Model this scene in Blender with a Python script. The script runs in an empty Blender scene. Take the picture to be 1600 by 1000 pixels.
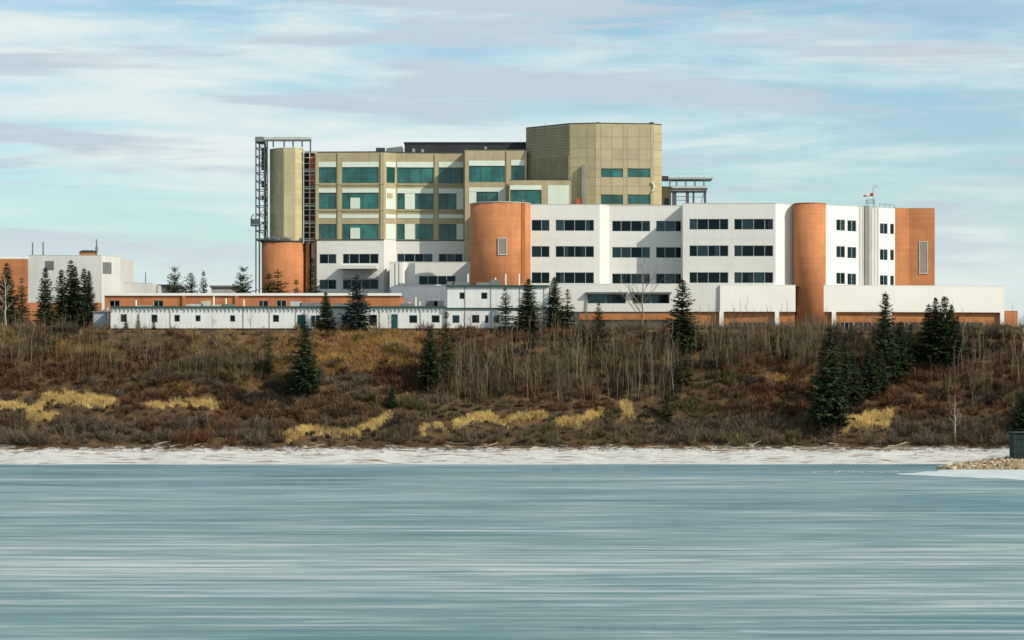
import bpy, math, random
import numpy as np
from mathutils import Vector

R = math.radians
random.seed(7)
rng = np.random.default_rng(11)
scene = bpy.context.scene
C = scene.collection

# ------------------------------------------------------------------ camera, sky, sun, exposure
F = 4120.0          # focal length in photo pixels (1600 wide)
HZ = 620.0          # photo row of the horizon
CAMZ = 8.7          # camera height above the lake, metres
cam_d = bpy.data.cameras.new('camera'); cam = bpy.data.objects.new('camera', cam_d)
C.objects.link(cam)
cam.location = (0, 0, CAMZ); cam.rotation_euler = (R(90), 0, 0)
cam_d.sensor_width = 36; cam_d.lens = 36 * F / 1600
cam_d.shift_y = (HZ - 500) / 1600
cam_d.clip_start = 1; cam_d.clip_end = 30000
scene.camera = cam

SUN_AZ, SUN_EL = 57, 36        # degrees to the right of the axis behind the camera, elevation
sdir = Vector((math.sin(R(SUN_AZ)) * math.cos(R(SUN_EL)), -math.cos(R(SUN_AZ)) * math.cos(R(SUN_EL)), math.sin(R(SUN_EL))))
sl = bpy.data.lights.new('sun', 'SUN'); sun = bpy.data.objects.new('sun', sl); C.objects.link(sun)
sl.energy = 4.1; sl.angle = R(0.5); sl.color = (1, 0.93, 0.80)
sun.rotation_euler = sdir.to_track_quat('Z', 'Y').to_euler()
sun.location = (200, -100, 200)

world = bpy.data.worlds.new('World'); scene.world = world; world.use_nodes = True
nt = world.node_tree; N = nt.nodes; L = nt.links
for n in list(N): N.remove(n)
def wn(t, **k):
    n = N.new(t)
    for a, b in k.items(): setattr(n, a, b)
    return n
out = wn('ShaderNodeOutputWorld'); bg = wn('ShaderNodeBackground'); bg.inputs[1].default_value = 0.12
L.new(bg.outputs[0], out.inputs[0])
sky = wn('ShaderNodeTexSky', sky_type='NISHITA', sun_disc=False)
sky.sun_elevation = R(SUN_EL); sky.sun_rotation = math.atan2(sdir.x, sdir.y)
sky.air_density = 0.8; sky.dust_density = 1.2; sky.ozone_density = 0.7
tc = wn('ShaderNodeTexCoord')
def cloud_noise(scale, detail, rough, off, dist=0.6):
    m = wn('ShaderNodeMapping'); m.inputs['Scale'].default_value = scale; m.inputs['Location'].default_value = off
    L.new(tc.outputs['Generated'], m.inputs[0])
    n = wn('ShaderNodeTexNoise'); n.inputs['Scale'].default_value = 1; n.inputs['Detail'].default_value = detail
    n.inputs['Roughness'].default_value = rough; n.inputs['Distortion'].default_value = dist
    L.new(m.outputs[0], n.inputs[0]); return n.outputs[0]
def ramp(inp, a, b):
    r = wn('ShaderNodeMapRange', interpolation_type='SMOOTHSTEP'); r.inputs[1].default_value = a; r.inputs[2].default_value = b
    L.new(inp, r.inputs[0]); return r.outputs[0]
def mixc(f, a, b):
    m = wn('ShaderNodeMix', data_type='RGBA'); L.new(f, m.inputs[0])
    for i, v in ((6, a), (7, b)):
        if isinstance(v, tuple): m.inputs[i].default_value = (*v, 1)
        else: L.new(v, m.inputs[i])
    return m.outputs[2]
sepz = wn('ShaderNodeSeparateXYZ'); L.new(tc.outputs['Generated'], sepz.inputs[0])
white_f = ramp(cloud_noise((7.0, 7.0, 52), 7, 0.57, (3.1, 1.7, 0.3), 0.35), 0.36, 0.70)
grey_f = ramp(cloud_noise((7.0, 7.0, 78), 8, 0.57, (2.4, 6.2, 1.85), 0.3), 0.472, 0.61)
blue = wn('ShaderNodeMix', data_type='RGBA', blend_type='MULTIPLY'); blue.inputs[0].default_value = 1
L.new(sky.outputs[0], blue.inputs[6]); blue.inputs[7].default_value = (1.06, 1.27, 1.17, 1)
c1 = mixc(white_f, blue.outputs[2], (6.6, 7.25, 7.2))
gm = wn('ShaderNodeMath', operation='MULTIPLY'); L.new(grey_f, gm.inputs[0]); gm.inputs[1].default_value = 0.92
c1b = mixc(gm.outputs[0], c1, (4.45, 5.2, 5.85))
haze_f = wn('ShaderNodeMapRange', interpolation_type='SMOOTHSTEP')      # pale air towards the horizon, all the way round
haze_f.inputs[1].default_value = 0.085; haze_f.inputs[2].default_value = 0.02; haze_f.inputs[3].default_value = 0.0; haze_f.inputs[4].default_value = 0.8
L.new(sepz.outputs[2], haze_f.inputs[0])
c2 = mixc(haze_f.outputs[0], c1b, (6.4, 7.0, 7.0))
L.new(c2, bg.inputs[0])

scene.view_settings.view_transform = 'Standard'
try: scene.view_settings.look = 'None'
except Exception: pass
scene.view_settings.exposure = 0.0; scene.view_settings.gamma = 1.0
scene.view_settings.use_curve_mapping = False
scene.cycles.max_bounces = 6; scene.cycles.transparent_max_bounces = 8
scene.cycles.use_denoising = True

# ------------------------------------------------------------------ helpers
def PX(px, Y): return (px - 800.0) * Y / F
def PZ(py, Y): return CAMZ - (py - HZ) * Y / F

def tag(o, label, cat, group=None, kind=None):
    if label: o['label'] = label
    if cat: o['category'] = cat
    if group: o['group'] = group
    if kind: o['kind'] = kind
    return o
def link(name, mesh, parent=None):
    o = bpy.data.objects.new(name, mesh); C.objects.link(o)
    if parent: o.parent = parent
    return o
def thing(name, label, cat, loc=(0, 0, 0), group=None):
    o = link(name, None); o.location = loc; o.empty_display_size = 0.5
    return tag(o, label, cat, group)

def np_mesh(name, V, Fc, n=3, mat=None, col=None, smooth=False):
    """V (k,3) float, Fc (m,n) int."""
    V = np.asarray(V, np.float32); Fc = np.asarray(Fc, np.int32)
    me = bpy.data.meshes.new(name)
    me.vertices.add(len(V)); me.vertices.foreach_set('co', V.ravel())
    me.loops.add(Fc.size); me.loops.foreach_set('vertex_index', Fc.ravel())
    me.polygons.add(len(Fc)); me.polygons.foreach_set('loop_start', np.arange(0, Fc.size, n, dtype=np.int32))
    me.polygons.foreach_set('loop_total', np.full(len(Fc), n, np.int32))
    if smooth: me.polygons.foreach_set('use_smooth', np.ones(len(Fc), bool))
    if col is not None:
        a = me.color_attributes.new('tone', 'FLOAT_COLOR', 'POINT')
        cc = np.ones((len(V), 4), np.float32); cc[:, :3] = col
        a.data.foreach_set('color', cc.ravel())
    me.update(calc_edges=True); me.validate()
    if mat: me.materials.append(mat)
    return me

class MB:
    def __init__(s): s.v = []; s.f = []
    def box8(s, p):
        b = len(s.v); s.v += [tuple(q) for q in p]
        s.f += [tuple(b + i for i in q) for q in ((0, 3, 2, 1), (4, 5, 6, 7), (0, 1, 5, 4), (1, 2, 6, 5), (2, 3, 7, 6), (3, 0, 4, 7))]
        return s
    def box(s, x0, x1, y0, y1, z0, z1):
        return s.box8([(x0, y0, z0), (x1, y0, z0), (x1, y1, z0), (x0, y1, z0), (x0, y0, z1), (x1, y0, z1), (x1, y1, z1), (x0, y1, z1)])
    def quad(s, *p):
        b = len(s.v); s.v += [tuple(q) for q in p]; s.f.append(tuple(range(b, b + len(p)))); return s
    def sbox(s, sg, u0, u1, z0, z1, o0, o1):
        """box in a facade's frame, o = metres outward."""
        P = sg.pt
        return s.box8([P(u0, z0, o1), P(u1, z0, o1), P(u1, z0, o0), P(u0, z0, o0), P(u0, z1, o1), P(u1, z1, o1), P(u1, z1, o0), P(u0, z1, o0)])
    def beam(s, a, b, w=0.15, w2=None):
        a = Vector(a); b = Vector(b); d = (b - a).normalized()
        up = Vector((0, 0, 1)) if abs(d.z) < 0.9 else Vector((1, 0, 0))
        e = d.cross(up).normalized() * (w / 2); g = d.cross(e).normalized() * ((w2 or w) / 2)
        return s.box8([a - e - g, a + e - g, a + e + g, a - e + g, b - e - g, b + e - g, b + e + g, b - e + g])
    def tube(s, pts, rad, n=8, cap=True):
        rings = []
        for i, p in enumerate(pts):
            p = Vector(p); d = (Vector(pts[min(i + 1, len(pts) - 1)]) - Vector(pts[max(i - 1, 0)])).normalized()
            up = Vector((0, 0, 1)) if abs(d.z) < 0.9 else Vector((1, 0, 0))
            e = d.cross(up).normalized(); g = d.cross(e).normalized()
            b = len(s.v)
            for k in range(n):
                t = 2 * math.pi * k / n
                s.v.append(tuple(p + (e * math.cos(t) + g * math.sin(t)) * rad[i]))
            rings.append(b)
        for a, b in zip(rings, rings[1:]):
            for k in range(n):
                s.f.append((a + k, a + (k + 1) % n, b + (k + 1) % n, b + k))
        if cap:
            s.f.append(tuple(rings[0] + k for k in range(n))[::-1]); s.f.append(tuple(rings[-1] + k for k in range(n)))
        return s
    def cyl(s, x, y, r, z0, z1, n=48, a0=0, a1=2 * math.pi, cap=True):
        full = abs(a1 - a0 - 2 * math.pi) < 1e-6; m = n if full else n + 1
        b = len(s.v)
        for z in (z0, z1):
            for k in range(m):
                t = a0 + (a1 - a0) * k / n; s.v.append((x + r * math.cos(t), y + r * math.sin(t), z))
        for k in range(n):
            k2 = (k + 1) % m; s.f.append((b + k, b + k2, b + m + k2, b + m + k))
        if cap:
            s.f.append(tuple(b + m + k for k in range(m))); s.f.append(tuple(b + k for k in range(m))[::-1])
        return s
    def build(s, name, mat, parent=None, org=None, smooth=None):
        me = bpy.data.meshes.new(name)
        o = Vector(org if org is not None else ((parent.get('_o') or (0, 0, 0)) if parent else (0, 0, 0)))
        me.from_pydata([tuple(Vector(q) - o) for q in s.v], [], s.f); me.update()
        me.materials.append(mat)
        if smooth:
            for p in me.polygons: p.use_smooth = abs(p.normal.z) < 0.9 if smooth == 'wall' else True
        ob = link(name, me, parent)
        if not parent: ob.location = o
        else: ORG[ob.name] = tuple(o)
        return ob
ORG = {}
def org_of(o):
    while o.parent: o = o.parent
    return tuple(o.location)
def part(mb, name, mat, parent, smooth=None): return mb.build(name, mat, parent, org_of(parent), smooth)

class Seg:
    """a straight stretch of facade: left and right end given as (photo column, distance)."""
    def __init__(s, px0, Y0, px1, Y1):
        s.p0 = Vector((PX(px0, Y0), Y0)); s.p1 = Vector((PX(px1, Y1), Y1))
        d = s.p1 - s.p0; s.len = d.length; s.d = d / s.len; s.n = Vector((s.d.y, -s.d.x))
    def u(s, px):
        k = (px - 800) / F; dd = s.p1 - s.p0
        return (k * s.p0.y - s.p0.x) / (dd.x - k * dd.y) * s.len
    def Yat(s, u): return s.p0.y + s.d.y * u
    def rect(s, a, b, c, e):
        u0 = s.u(a); u1 = s.u(b); Y = s.Yat((u0 + u1) / 2)
        return (u0, u1, PZ(e, Y), PZ(c, Y))
    def pt(s, u, z, o=0):
        q = s.p0 + s.d * u + s.n * o
        return (q.x, q.y, z)
class SegXY(Seg):
    def __init__(s, a, b):
        s.p0 = Vector(a); s.p1 = Vector(b); d = s.p1 - s.p0; s.len = d.length; s.d = d / s.len; s.n = Vector((s.d.y, -s.d.x))

# ------------------------------------------------------------------ materials
MATS = {}
def mat(name, col, rough=0.8, var=0.1, scale=0.6, bump=0.0, bscale=8.0, streak=0.0, stain=None, spec=0.3, metal=0.0, band=None, objrand=0.0, fine=0.0):
    m = bpy.data.materials.new(name); m.use_nodes = True; t = m.node_tree; nd = t.nodes; lk = t.links
    b = nd['Principled BSDF']; b.inputs['Roughness'].default_value = rough
    b.inputs['Specular IOR Level'].default_value = spec; b.inputs['Metallic'].default_value = metal
    g = nd.new('ShaderNodeNewGeometry')
    def noise(sc, det=4, ro=0.55):
        mp = nd.new('ShaderNodeMapping'); mp.inputs['Scale'].default_value = sc if isinstance(sc, tuple) else (sc,) * 3
        lk.new(g.outputs['Position'], mp.inputs[0])
        n = nd.new('ShaderNodeTexNoise'); n.inputs['Scale'].default_value = 1; n.inputs['Detail'].default_value = det; n.inputs['Roughness'].default_value = ro
        lk.new(mp.outputs[0], n.inputs[0]); return n.outputs[0]
    def mr(i, a, bb, c, e):
        n = nd.new('ShaderNodeMapRange'); n.inputs[1].default_value = a; n.inputs[2].default_value = bb; n.inputs[3].default_value = c; n.inputs[4].default_value = e
        lk.new(i, n.inputs[0]); return n.outputs[0]
    def mul(a, bb):
        n = nd.new('ShaderNodeMath'); n.operation = 'MULTIPLY'; lk.new(a, n.inputs[0]); lk.new(bb, n.inputs[1]); return n.outputs[0]
    f = mr(noise(scale), 0.3, 0.7, 1 - var, 1 + var)
    if fine: f = mul(f, mr(noise(9.0, 2), 0.3, 0.7, 1 - fine, 1 + fine))
    if streak: f = mul(f, mr(noise((1.6, 1.6, 0.12), 5, 0.6), 0.45, 0.8, 1, 1 - streak))
    if band: f = mul(f, mr(noise((0.03, 0.03, band[0]), 2), 0.35, 0.65, 1 - band[1], 1 + band[1]))
    if objrand:
        oi = nd.new('ShaderNodeObjectInfo'); f = mul(f, mr(oi.outputs['Random'], 0, 1, 1 - objrand, 1 + objrand))
    x = nd.new('ShaderNodeVectorMath'); x.operation = 'SCALE'; x.inputs[0].default_value = col; lk.new(f, x.inputs['Scale'])
    c = x.outputs[0]
    if stain:
        mx = nd.new('ShaderNodeMix'); mx.data_type = 'RGBA'; lk.new(mr(noise(stain[1], 5, 0.6), 0.55, 0.75, 0, stain[2]), mx.inputs[0])
        lk.new(c, mx.inputs[6]); mx.inputs[7].default_value = (*stain[0], 1); c = mx.outputs[2]
    lk.new(c, b.inputs['Base Color'])
    if bump:
        bp = nd.new('ShaderNodeBump'); bp.inputs['Strength'].default_value = bump; bp.inputs['Distance'].default_value = 0.05
        lk.new(noise(bscale, 4), bp.inputs['Height']); lk.new(bp.outputs[0], b.inputs['Normal'])
    MATS[name] = m; return m
def tone_mat(name, rough=0.9, trans=0.0, var=0.25):
    m = bpy.data.materials.new(name); m.use_nodes = True; t = m.node_tree; nd = t.nodes; lk = t.links
    b = nd['Principled BSDF']; b.inputs['Roughness'].default_value = rough; b.inputs['Specular IOR Level'].default_value = 0.1
    a = nd.new('ShaderNodeAttribute'); a.attribute_name = 'tone'
    lk.new(a.outputs['Color'], b.inputs['Base Color'])
    return m
def glass_mat(name, tint, extra=0.0, rough=0.05):
    m = bpy.data.materials.new(name); m.use_nodes = True; t = m.node_tree; nd = t.nodes; lk = t.links
    nd.remove(nd['Principled BSDF']); o = nd['Material Output']
    tr = nd.new('ShaderNodeBsdfTransparent'); tr.inputs[0].default_value = (*tint, 1)
    gl = nd.new('ShaderNodeBsdfGlossy'); gl.inputs['Roughness'].default_value = rough; gl.inputs[0].default_value = (0.30, 0.46, 0.52, 1)
    fr = nd.new('ShaderNodeFresnel'); fr.inputs[0].default_value = 1.55
    ad = nd.new('ShaderNodeMath'); ad.operation = 'ADD'; ad.inputs[1].default_value = extra; lk.new(fr.outputs[0], ad.inputs[0])
    mx = nd.new('ShaderNodeMixShader'); lk.new(ad.outputs[0], mx.inputs[0]); lk.new(tr.outputs[0], mx.inputs[1]); lk.new(gl.outputs[0], mx.inputs[2])
    lk.new(mx.outputs[0], o.inputs[0]); return m

M_white = mat('white_panel', (0.70, 0.68, 0.635), 0.75, 0.03, 0.25, streak=0.06, spec=0.25, fine=0.02)
M_white2 = mat('bright_white_and_sunlit_faces', (0.83, 0.805, 0.75), 0.6, 0.02, 0.3, streak=0.04)  # lighter white; on right-facing facets and podium it paints in sun brightness
M_trailer = mat('trailer_siding', (0.74, 0.74, 0.71), 0.6, 0.05, 0.6, streak=0.16)
M_greywall = mat('grey_white_wall', (0.58, 0.57, 0.545), 0.75, 0.05, 0.3, streak=0.15)
M_brick = mat('orange_brick', (0.48, 0.19, 0.080), 0.9, 0.15, 0.3, bump=0.3, streak=0.20, band=(3.0, 0.05), fine=0.16)
M_brick2 = mat('brown_brick', (0.46, 0.185, 0.065), 0.9, 0.12, 0.5, streak=0.15, fine=0.1)
M_tan = mat('tan_sheathing', (0.41, 0.34, 0.205), 0.8, 0.12, 0.45, streak=0.16, fine=0.05)
M_tanp = mat('tan_panel', (0.43, 0.36, 0.215), 0.8, 0.07, 0.5, streak=0.12, objrand=0.07, fine=0.04)
M_tany = mat('yellow_tan_panel', (0.52, 0.445, 0.26), 0.8, 0.08, 0.4, streak=0.12, objrand=0.08)
M_ribbed = mat('ribbed_sheathing', (0.34, 0.29, 0.18), 0.75, 0.10, 0.5, streak=0.12)
M_greenwhite = mat('pale_green_panel', (0.66, 0.72, 0.62), 0.6, 0.04, 0.4, streak=0.08, objrand=0.04)
M_teal = mat('teal_glazing', (0.022, 0.118, 0.104), 0.14, 0.45, 0.5, spec=0.5, streak=0.35, objrand=0.35)
M_glass = glass_mat('window_glass', (0.50, 0.63, 0.66), 0.0)
M_frame = mat('window_frame', (0.42, 0.45, 0.44), 0.5, 0.05)
M_darkframe = mat('dark_window_frame', (0.05, 0.10, 0.10), 0.5, 0.05)
M_room = mat('room_darkness', (0.016, 0.022, 0.028), 0.9, 0.3, 0.4)  # near-black colour stands in for the darkness of unlit rooms
M_curtain = mat('curtain_cloth', (0.42, 0.43, 0.41), 0.95, 0.15, 1.2, objrand=0.35)
M_trim = mat('dark_roof_trim', (0.05, 0.06, 0.055), 0.6, 0.1)
M_green = mat('green_roof_trim', (0.035, 0.085, 0.06), 0.6, 0.15, 1.0)
M_steel = mat('weathered_steel', (0.17, 0.185, 0.185), 0.55, 0.2, 1.0, metal=0.0)
M_steeld = mat('dark_steel', (0.085, 0.092, 0.098), 0.6, 0.2, 1.0)
M_pale = mat('pale_steel', (0.48, 0.49, 0.45), 0.5, 0.15, 0.8)
M_roof = mat('roof_gravel', (0.22, 0.21, 0.19), 0.95, 0.2, 1.0)
M_pent = mat('dark_penthouse', (0.035, 0.037, 0.042), 0.6, 0.2, 0.5, streak=0.1)
M_concrete = mat('concrete', (0.42, 0.41, 0.37), 0.9, 0.1, 0.6, streak=0.2)
M_louvre = mat('louvre_metal', (0.30, 0.29, 0.24), 0.6, 0.1)
M_orange = mat('orange_panel', (0.55, 0.13, 0.045), 0.7, 0.1)
M_red = mat('red_cloth', (0.55, 0.05, 0.03), 0.9, 0.1)
M_skirt = mat('brown_skirting', (0.16, 0.085, 0.045), 0.9, 0.2, 1.0)
M_door = mat('green_door', (0.012, 0.075, 0.07), 0.5, 0.1)
M_bluegrey = mat('blue_grey_wall_and_shade', (0.36, 0.40, 0.44), 0.8, 0.06, 0.4, streak=0.12)  # real blue-grey walls, and shade painted onto the tan block's white parts
M_shed = mat('dark_green_boards', (0.014, 0.028, 0.026), 0.7, 0.3, 2.0, objrand=0.3)
M_bark = mat('spruce_bark', (0.085, 0.065, 0.05), 0.95, 0.3, 3.0)
M_wood = mat('driftwood', (0.36, 0.29, 0.21), 0.9, 0.2, 2.0, objrand=0.35)
M_tone = tone_mat('brush_twigs')
M_leaf = tone_mat('spruce_needles')
M_grass = tone_mat('dry_grass')

# ------------------------------------------------------------------ terrain
def hash2(i, j, s):
    h = (i * 374761393 + j * 668265263 + s * 974711) & 0xffffffff
    h = ((h ^ (h >> 13)) * 1274126177) & 0xffffffff
    return ((h ^ (h >> 16)) & 0xffff) / 65535.0
def vnoise(x, y, s=0):
    x = np.asarray(x, float); y = np.asarray(y, float)
    i = np.floor(x).astype(np.int64); j = np.floor(y).astype(np.int64); a = x - i; b = y - j
    a = a * a * (3 - 2 * a); b = b * b * (3 - 2 * b)
    return (hash2(i, j, s) * (1 - a) + hash2(i + 1, j, s) * a) * (1 - b) + (hash2(i, j + 1, s) * (1 - a) + hash2(i + 1, j + 1, s) * a) * b
def fbm(x, y, s=0, o=4):
    t = 0; w = 0.5
    for k in range(o): t = t + w * vnoise(np.asarray(x) * 2 ** k, np.asarray(y) * 2 ** k, s + k); w *= 0.5
    return t / (1 - 0.5 ** o)
SP = [-30, -8, 0, 7, 10, 11.5, 16, 19.5, 22, 26, 33, 40, 44, 60, 6000]
ZP = [-1.5, -0.35, 0.02, 1.5, 2.05, 2.6, 4.2, 5.6, 7.2, 8.6, 13.5, 17.6, 18.45, 18.5, 18.5]
def shore(x): return 340 + 2.6 * (fbm(np.asarray(x) / 26.0, 0.3, 5, 3) - 0.5) * 2 + 3.5 * (fbm(np.asarray(x) / 6.0, 0.7, 15, 3) - 0.5)
def H(x, y):
    x = np.asarray(x, float); y = np.asarray(y, float)
    s0 = y - 340; s = y - shore(x) * np.clip((44 - s0) / 44, 0, 1) - 340 * (1 - np.clip((44 - s0) / 44, 0, 1))
    z = np.interp(s, SP, ZP)
    m = np.clip((s - 10) / 4, 0, 1) * np.clip((43 - s) / 6, 0, 1)
    z = z + m * ((fbm(x / 9.0, y / 7.0, 21, 4) - 0.5) * 3.4 + (fbm(x / 2.6, y / 2.2, 31, 3) - 0.5) * 0.9)
    m2 = np.clip((s - 1) / 3, 0, 1) * np.clip((12 - s) / 3, 0, 1)
    z = z + m2 * (fbm(x / 3.0, y / 1.6, 41, 3) - 0.5) * 0.5
    return z
_gx = np.arange(-125, 125.01, .3); _gy = np.arange(328, 402.01, .3); _G = H(*np.meshgrid(_gx, _gy))
def Hf(x, y):
    u = np.clip((np.asarray(x, float) + 125) / .3, 0, len(_gx) - 1.001); v = np.clip((np.asarray(y, float) - 328) / .3, 0, len(_gy) - 1.001)
    i = u.astype(int); j = v.astype(int); a = u - i; b = v - j
    return (_G[j, i] * (1 - a) + _G[j, i + 1] * a) * (1 - b) + (_G[j + 1, i] * (1 - a) + _G[j + 1, i + 1] * a) * b
def ground_hit(px, py):
    px = np.atleast_1d(np.asarray(px, float)); py = np.atleast_1d(np.asarray(py, float)); Ys = np.linspace(335, 400, 261)[None]; rs = []
    for k in range(0, len(px), 4000):
        p = px[k:k + 4000, None]; q = py[k:k + 4000, None]
        hit = Hf((p - 800) * Ys / F, np.broadcast_to(Ys, (len(p), 261))) >= CAMZ - (q - HZ) * Ys / F
        rs.append(np.where(hit.any(1), Ys[0][hit.argmax(1)], np.nan))
    res = np.concatenate(rs); ok = ~np.isnan(res); Y = np.where(ok, res, 392.0); X = PX(px, Y)
    return X, Y, Hf(X, Y), ok

# hillside: one sheet, fine where seen, reaching the horizon behind the plateau
xs = np.concatenate([[-9000, -3000, -1000, -400, -200], np.linspace(-125, 125, 501), [200, 400, 1000, 3000, 9000]])
ys = np.concatenate([np.linspace(328, 346, 30), np.linspace(346.4, 392, 115), [400, 420, 460, 520, 700, 1200, 3000, 12000]])
gx, gy = np.meshgrid(xs, ys); gz = H(gx, gy)
V = np.stack([gx, gy, gz], -1).reshape(-1, 3); nx = len(xs); ny = len(ys)
ii, jj = np.meshgrid(np.arange(nx - 1), np.arange(ny - 1)); a = (jj * nx + ii).ravel()
FQ = np.stack([a, a + 1, a + nx + 1, a + nx], -1)

def ground_material():
    m = bpy.data.materials.new('hillside_ground'); m.use_nodes = True; t = m.node_tree; nd = t.nodes; lk = t.links
    b = nd['Principled BSDF']; b.inputs['Roughness'].default_value = 0.95; b.inputs['Specular IOR Level'].default_value = 0.15
    g = nd.new('ShaderNodeNewGeometry')
    def noise(sc, det=5, off=(0, 0, 0)):
        mp = nd.new('ShaderNodeMapping'); mp.inputs['Scale'].default_value = sc; mp.inputs['Location'].default_value = off
        lk.new(g.outputs['Position'], mp.inputs[0]); n = nd.new('ShaderNodeTexNoise'); n.inputs['Scale'].default_value = 1
        n.inputs['Detail'].default_value = det; n.inputs['Roughness'].default_value = 0.62; lk.new(mp.outputs[0], n.inputs[0]); return n.outputs[0]
    def cr(i, stops):
        r = nd.new('ShaderNodeValToRGB'); e = r.color_ramp.elements
        while len(e) < len(stops): e.new(0.5)
        for k, (p, c) in zip(e, stops): k.position = p; k.color = (*c, 1)
        lk.new(i, r.inputs[0]); return r.outputs[0]
    def mix(f, a, bb):
        n = nd.new('ShaderNodeMix'); n.data_type = 'RGBA'; lk.new(f, n.inputs[0]); lk.new(a, n.inputs[6]); lk.new(bb, n.inputs[7]); return n.outputs[2]
    soil = cr(noise((0.35, 0.35, 0.5)), [(0.3, (0.035, 0.024, 0.014)), (0.48, (0.07, 0.043, 0.022)), (0.6, (0.12, 0.072, 0.032)), (0.75, (0.20, 0.13, 0.052))])
    snow = cr(noise((0.22, 0.9, 1.2), 7), [(0.34, (0.27, 0.21, 0.15)), (0.41, (0.44, 0.42, 0.38)), (0.50, (0.54, 0.535, 0.52)), (0.56, (0.48, 0.47, 0.45)), (0.61, (0.36, 0.33, 0.29)), (0.68, (0.22, 0.16, 0.11))])
    sep = nd.new('ShaderNodeSeparateXYZ'); lk.new(g.outputs['Position'], sep.inputs[0])
    n = nd.new('ShaderNodeMath'); n.operation = 'MULTIPLY_ADD'; lk.new(noise((0.6, 0.6, 0.6), 4, (5, 5, 5)), n.inputs[0]); n.inputs[1].default_value = 2.4
    lk.new(sep.outputs[2], n.inputs[2])
    rr = nd.new('ShaderNodeMapRange'); rr.inputs[1].default_value = 2.9; rr.inputs[2].default_value = 3.25; lk.new(n.outputs[0], rr.inputs[0])
    base = mix(rr.outputs[0], snow, soil)
    lk.new(base, b.inputs['Base Color'])
    bp = nd.new('ShaderNodeBump'); bp.inputs['Strength'].default_value = 0.6; bp.inputs['Distance'].default_value = 0.25
    lk.new(noise((1.5, 1.5, 1.5)), bp.inputs['Height']); lk.new(bp.outputs[0], b.inputs['Normal'])
    return m
hill = link('hillside', np_mesh('hillside', V, FQ, 4, ground_material(), smooth=True)); hill['kind'] = 'structure'

# frozen lake
def ice_material():
    m = bpy.data.materials.new('lake_ice'); m.use_nodes = True; t = m.node_tree; nd = t.nodes; lk = t.links
    b = nd['Principled BSDF']; b.inputs['Specular IOR Level'].default_value = 0.12
    g = nd.new('ShaderNodeNewGeometry')
    def noise(sc, det, ro, off=(0, 0, 0), dist=0.0):
        mp = nd.new('ShaderNodeMapping'); mp.inputs['Scale'].default_value = sc; mp.inputs['Location'].default_value = off
        lk.new(g.outputs['Position'], mp.inputs[0]); n = nd.new('ShaderNodeTexNoise'); n.inputs['Scale'].default_value = 1
        n.inputs['Detail'].default_value = det; n.inputs['Roughness'].default_value = ro; n.inputs['Distortion'].default_value = dist
        lk.new(mp.outputs[0], n.inputs[0]); return n.outputs[0]
    def cr(i, stops):
        r = nd.new('ShaderNodeValToRGB'); e = r.color_ramp.elements
        while len(e) < len(stops): e.new(0.5)
        for k, (p, c) in zip(e, stops): k.position = p; k.color = (*c, 1)
        lk.new(i, r.inputs[0]); return r.outputs[0]
    sa = noise((0.07, 0.62, 1), 10, 0.76, (3, 7, 0), 0.5); sb = noise((0.012, 0.045, 1), 6, 0.62, (13, 4, 0), 0.4)
    av = nd.new('ShaderNodeMix'); av.data_type = 'FLOAT'; av.inputs[0].default_value = 0.28; lk.new(sa, av.inputs[2]); lk.new(sb, av.inputs[3]); s1 = av.outputs[0]
    col = cr(s1, [(0.40, (0.075, 0.155, 0.17)), (0.465, (0.145, 0.23, 0.24)), (0.51, (0.225, 0.30, 0.305)), (0.555, (0.34, 0.395, 0.395)), (0.62, (0.47, 0.50, 0.505))])
    # clearer, bluer ice towards the far shore
    s2 = noise((0.012, 0.03, 1), 4, 0.5, (9, 2, 0))
    sep = nd.new('ShaderNodeSeparateXYZ'); lk.new(g.outputs['Position'], sep.inputs[0])
    mr = nd.new('ShaderNodeMapRange'); mr.inputs[1].default_value = 110; mr.inputs[2].default_value = 330; mr.inputs[3].default_value = -0.1; mr.inputs[4].default_value = 0.75
    lk.new(sep.outputs[1], mr.inputs[0])
    ad = nd.new('ShaderNodeMath'); ad.operation = 'ADD'; lk.new(mr.outputs[0], ad.inputs[0])
    m3 = nd.new('ShaderNodeMapRange'); m3.inputs[1].default_value = 0.35; m3.inputs[2].default_value = 0.65; m3.inputs[3].default_value = -0.3; m3.inputs[4].default_value = 0.3
    lk.new(s2, m3.inputs[0]); lk.new(m3.outputs[0], ad.inputs[1]); ad.use_clamp = True
    mx = nd.new('ShaderNodeMix'); mx.data_type = 'RGBA'; mx.blend_type = 'MULTIPLY'; lk.new(ad.outputs[0], mx.inputs[0]); lk.new(col, mx.inputs[6]); mx.inputs[7].default_value = (0.62, 0.76, 0.86, 1)
    lk.new(mx.outputs[2], b.inputs['Base Color'])
    rr = nd.new('ShaderNodeMapRange'); rr.inputs[1].default_value = 0.35; rr.inputs[2].default_value = 0.65; rr.inputs[3].default_value = 0.35; rr.inputs[4].default_value = 0.75
    lk.new(s1, rr.inputs[0]); lk.new(rr.outputs[0], b.inputs['Roughness'])
    bp = nd.new('ShaderNodeBump'); bp.inputs['Strength'].default_value = 0.25; bp.inputs['Distance'].default_value = 0.15
    lk.new(s1, bp.inputs['Height']); lk.new(bp.outputs[0], b.inputs['Normal'])
    return m
lake = MB().quad((-9000, -4000, 0), (9000, -4000, 0), (9000, 352, 0), (-9000, 352, 0)).build('lake_ice', ice_material())
lake['kind'] = 'structure'

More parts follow.
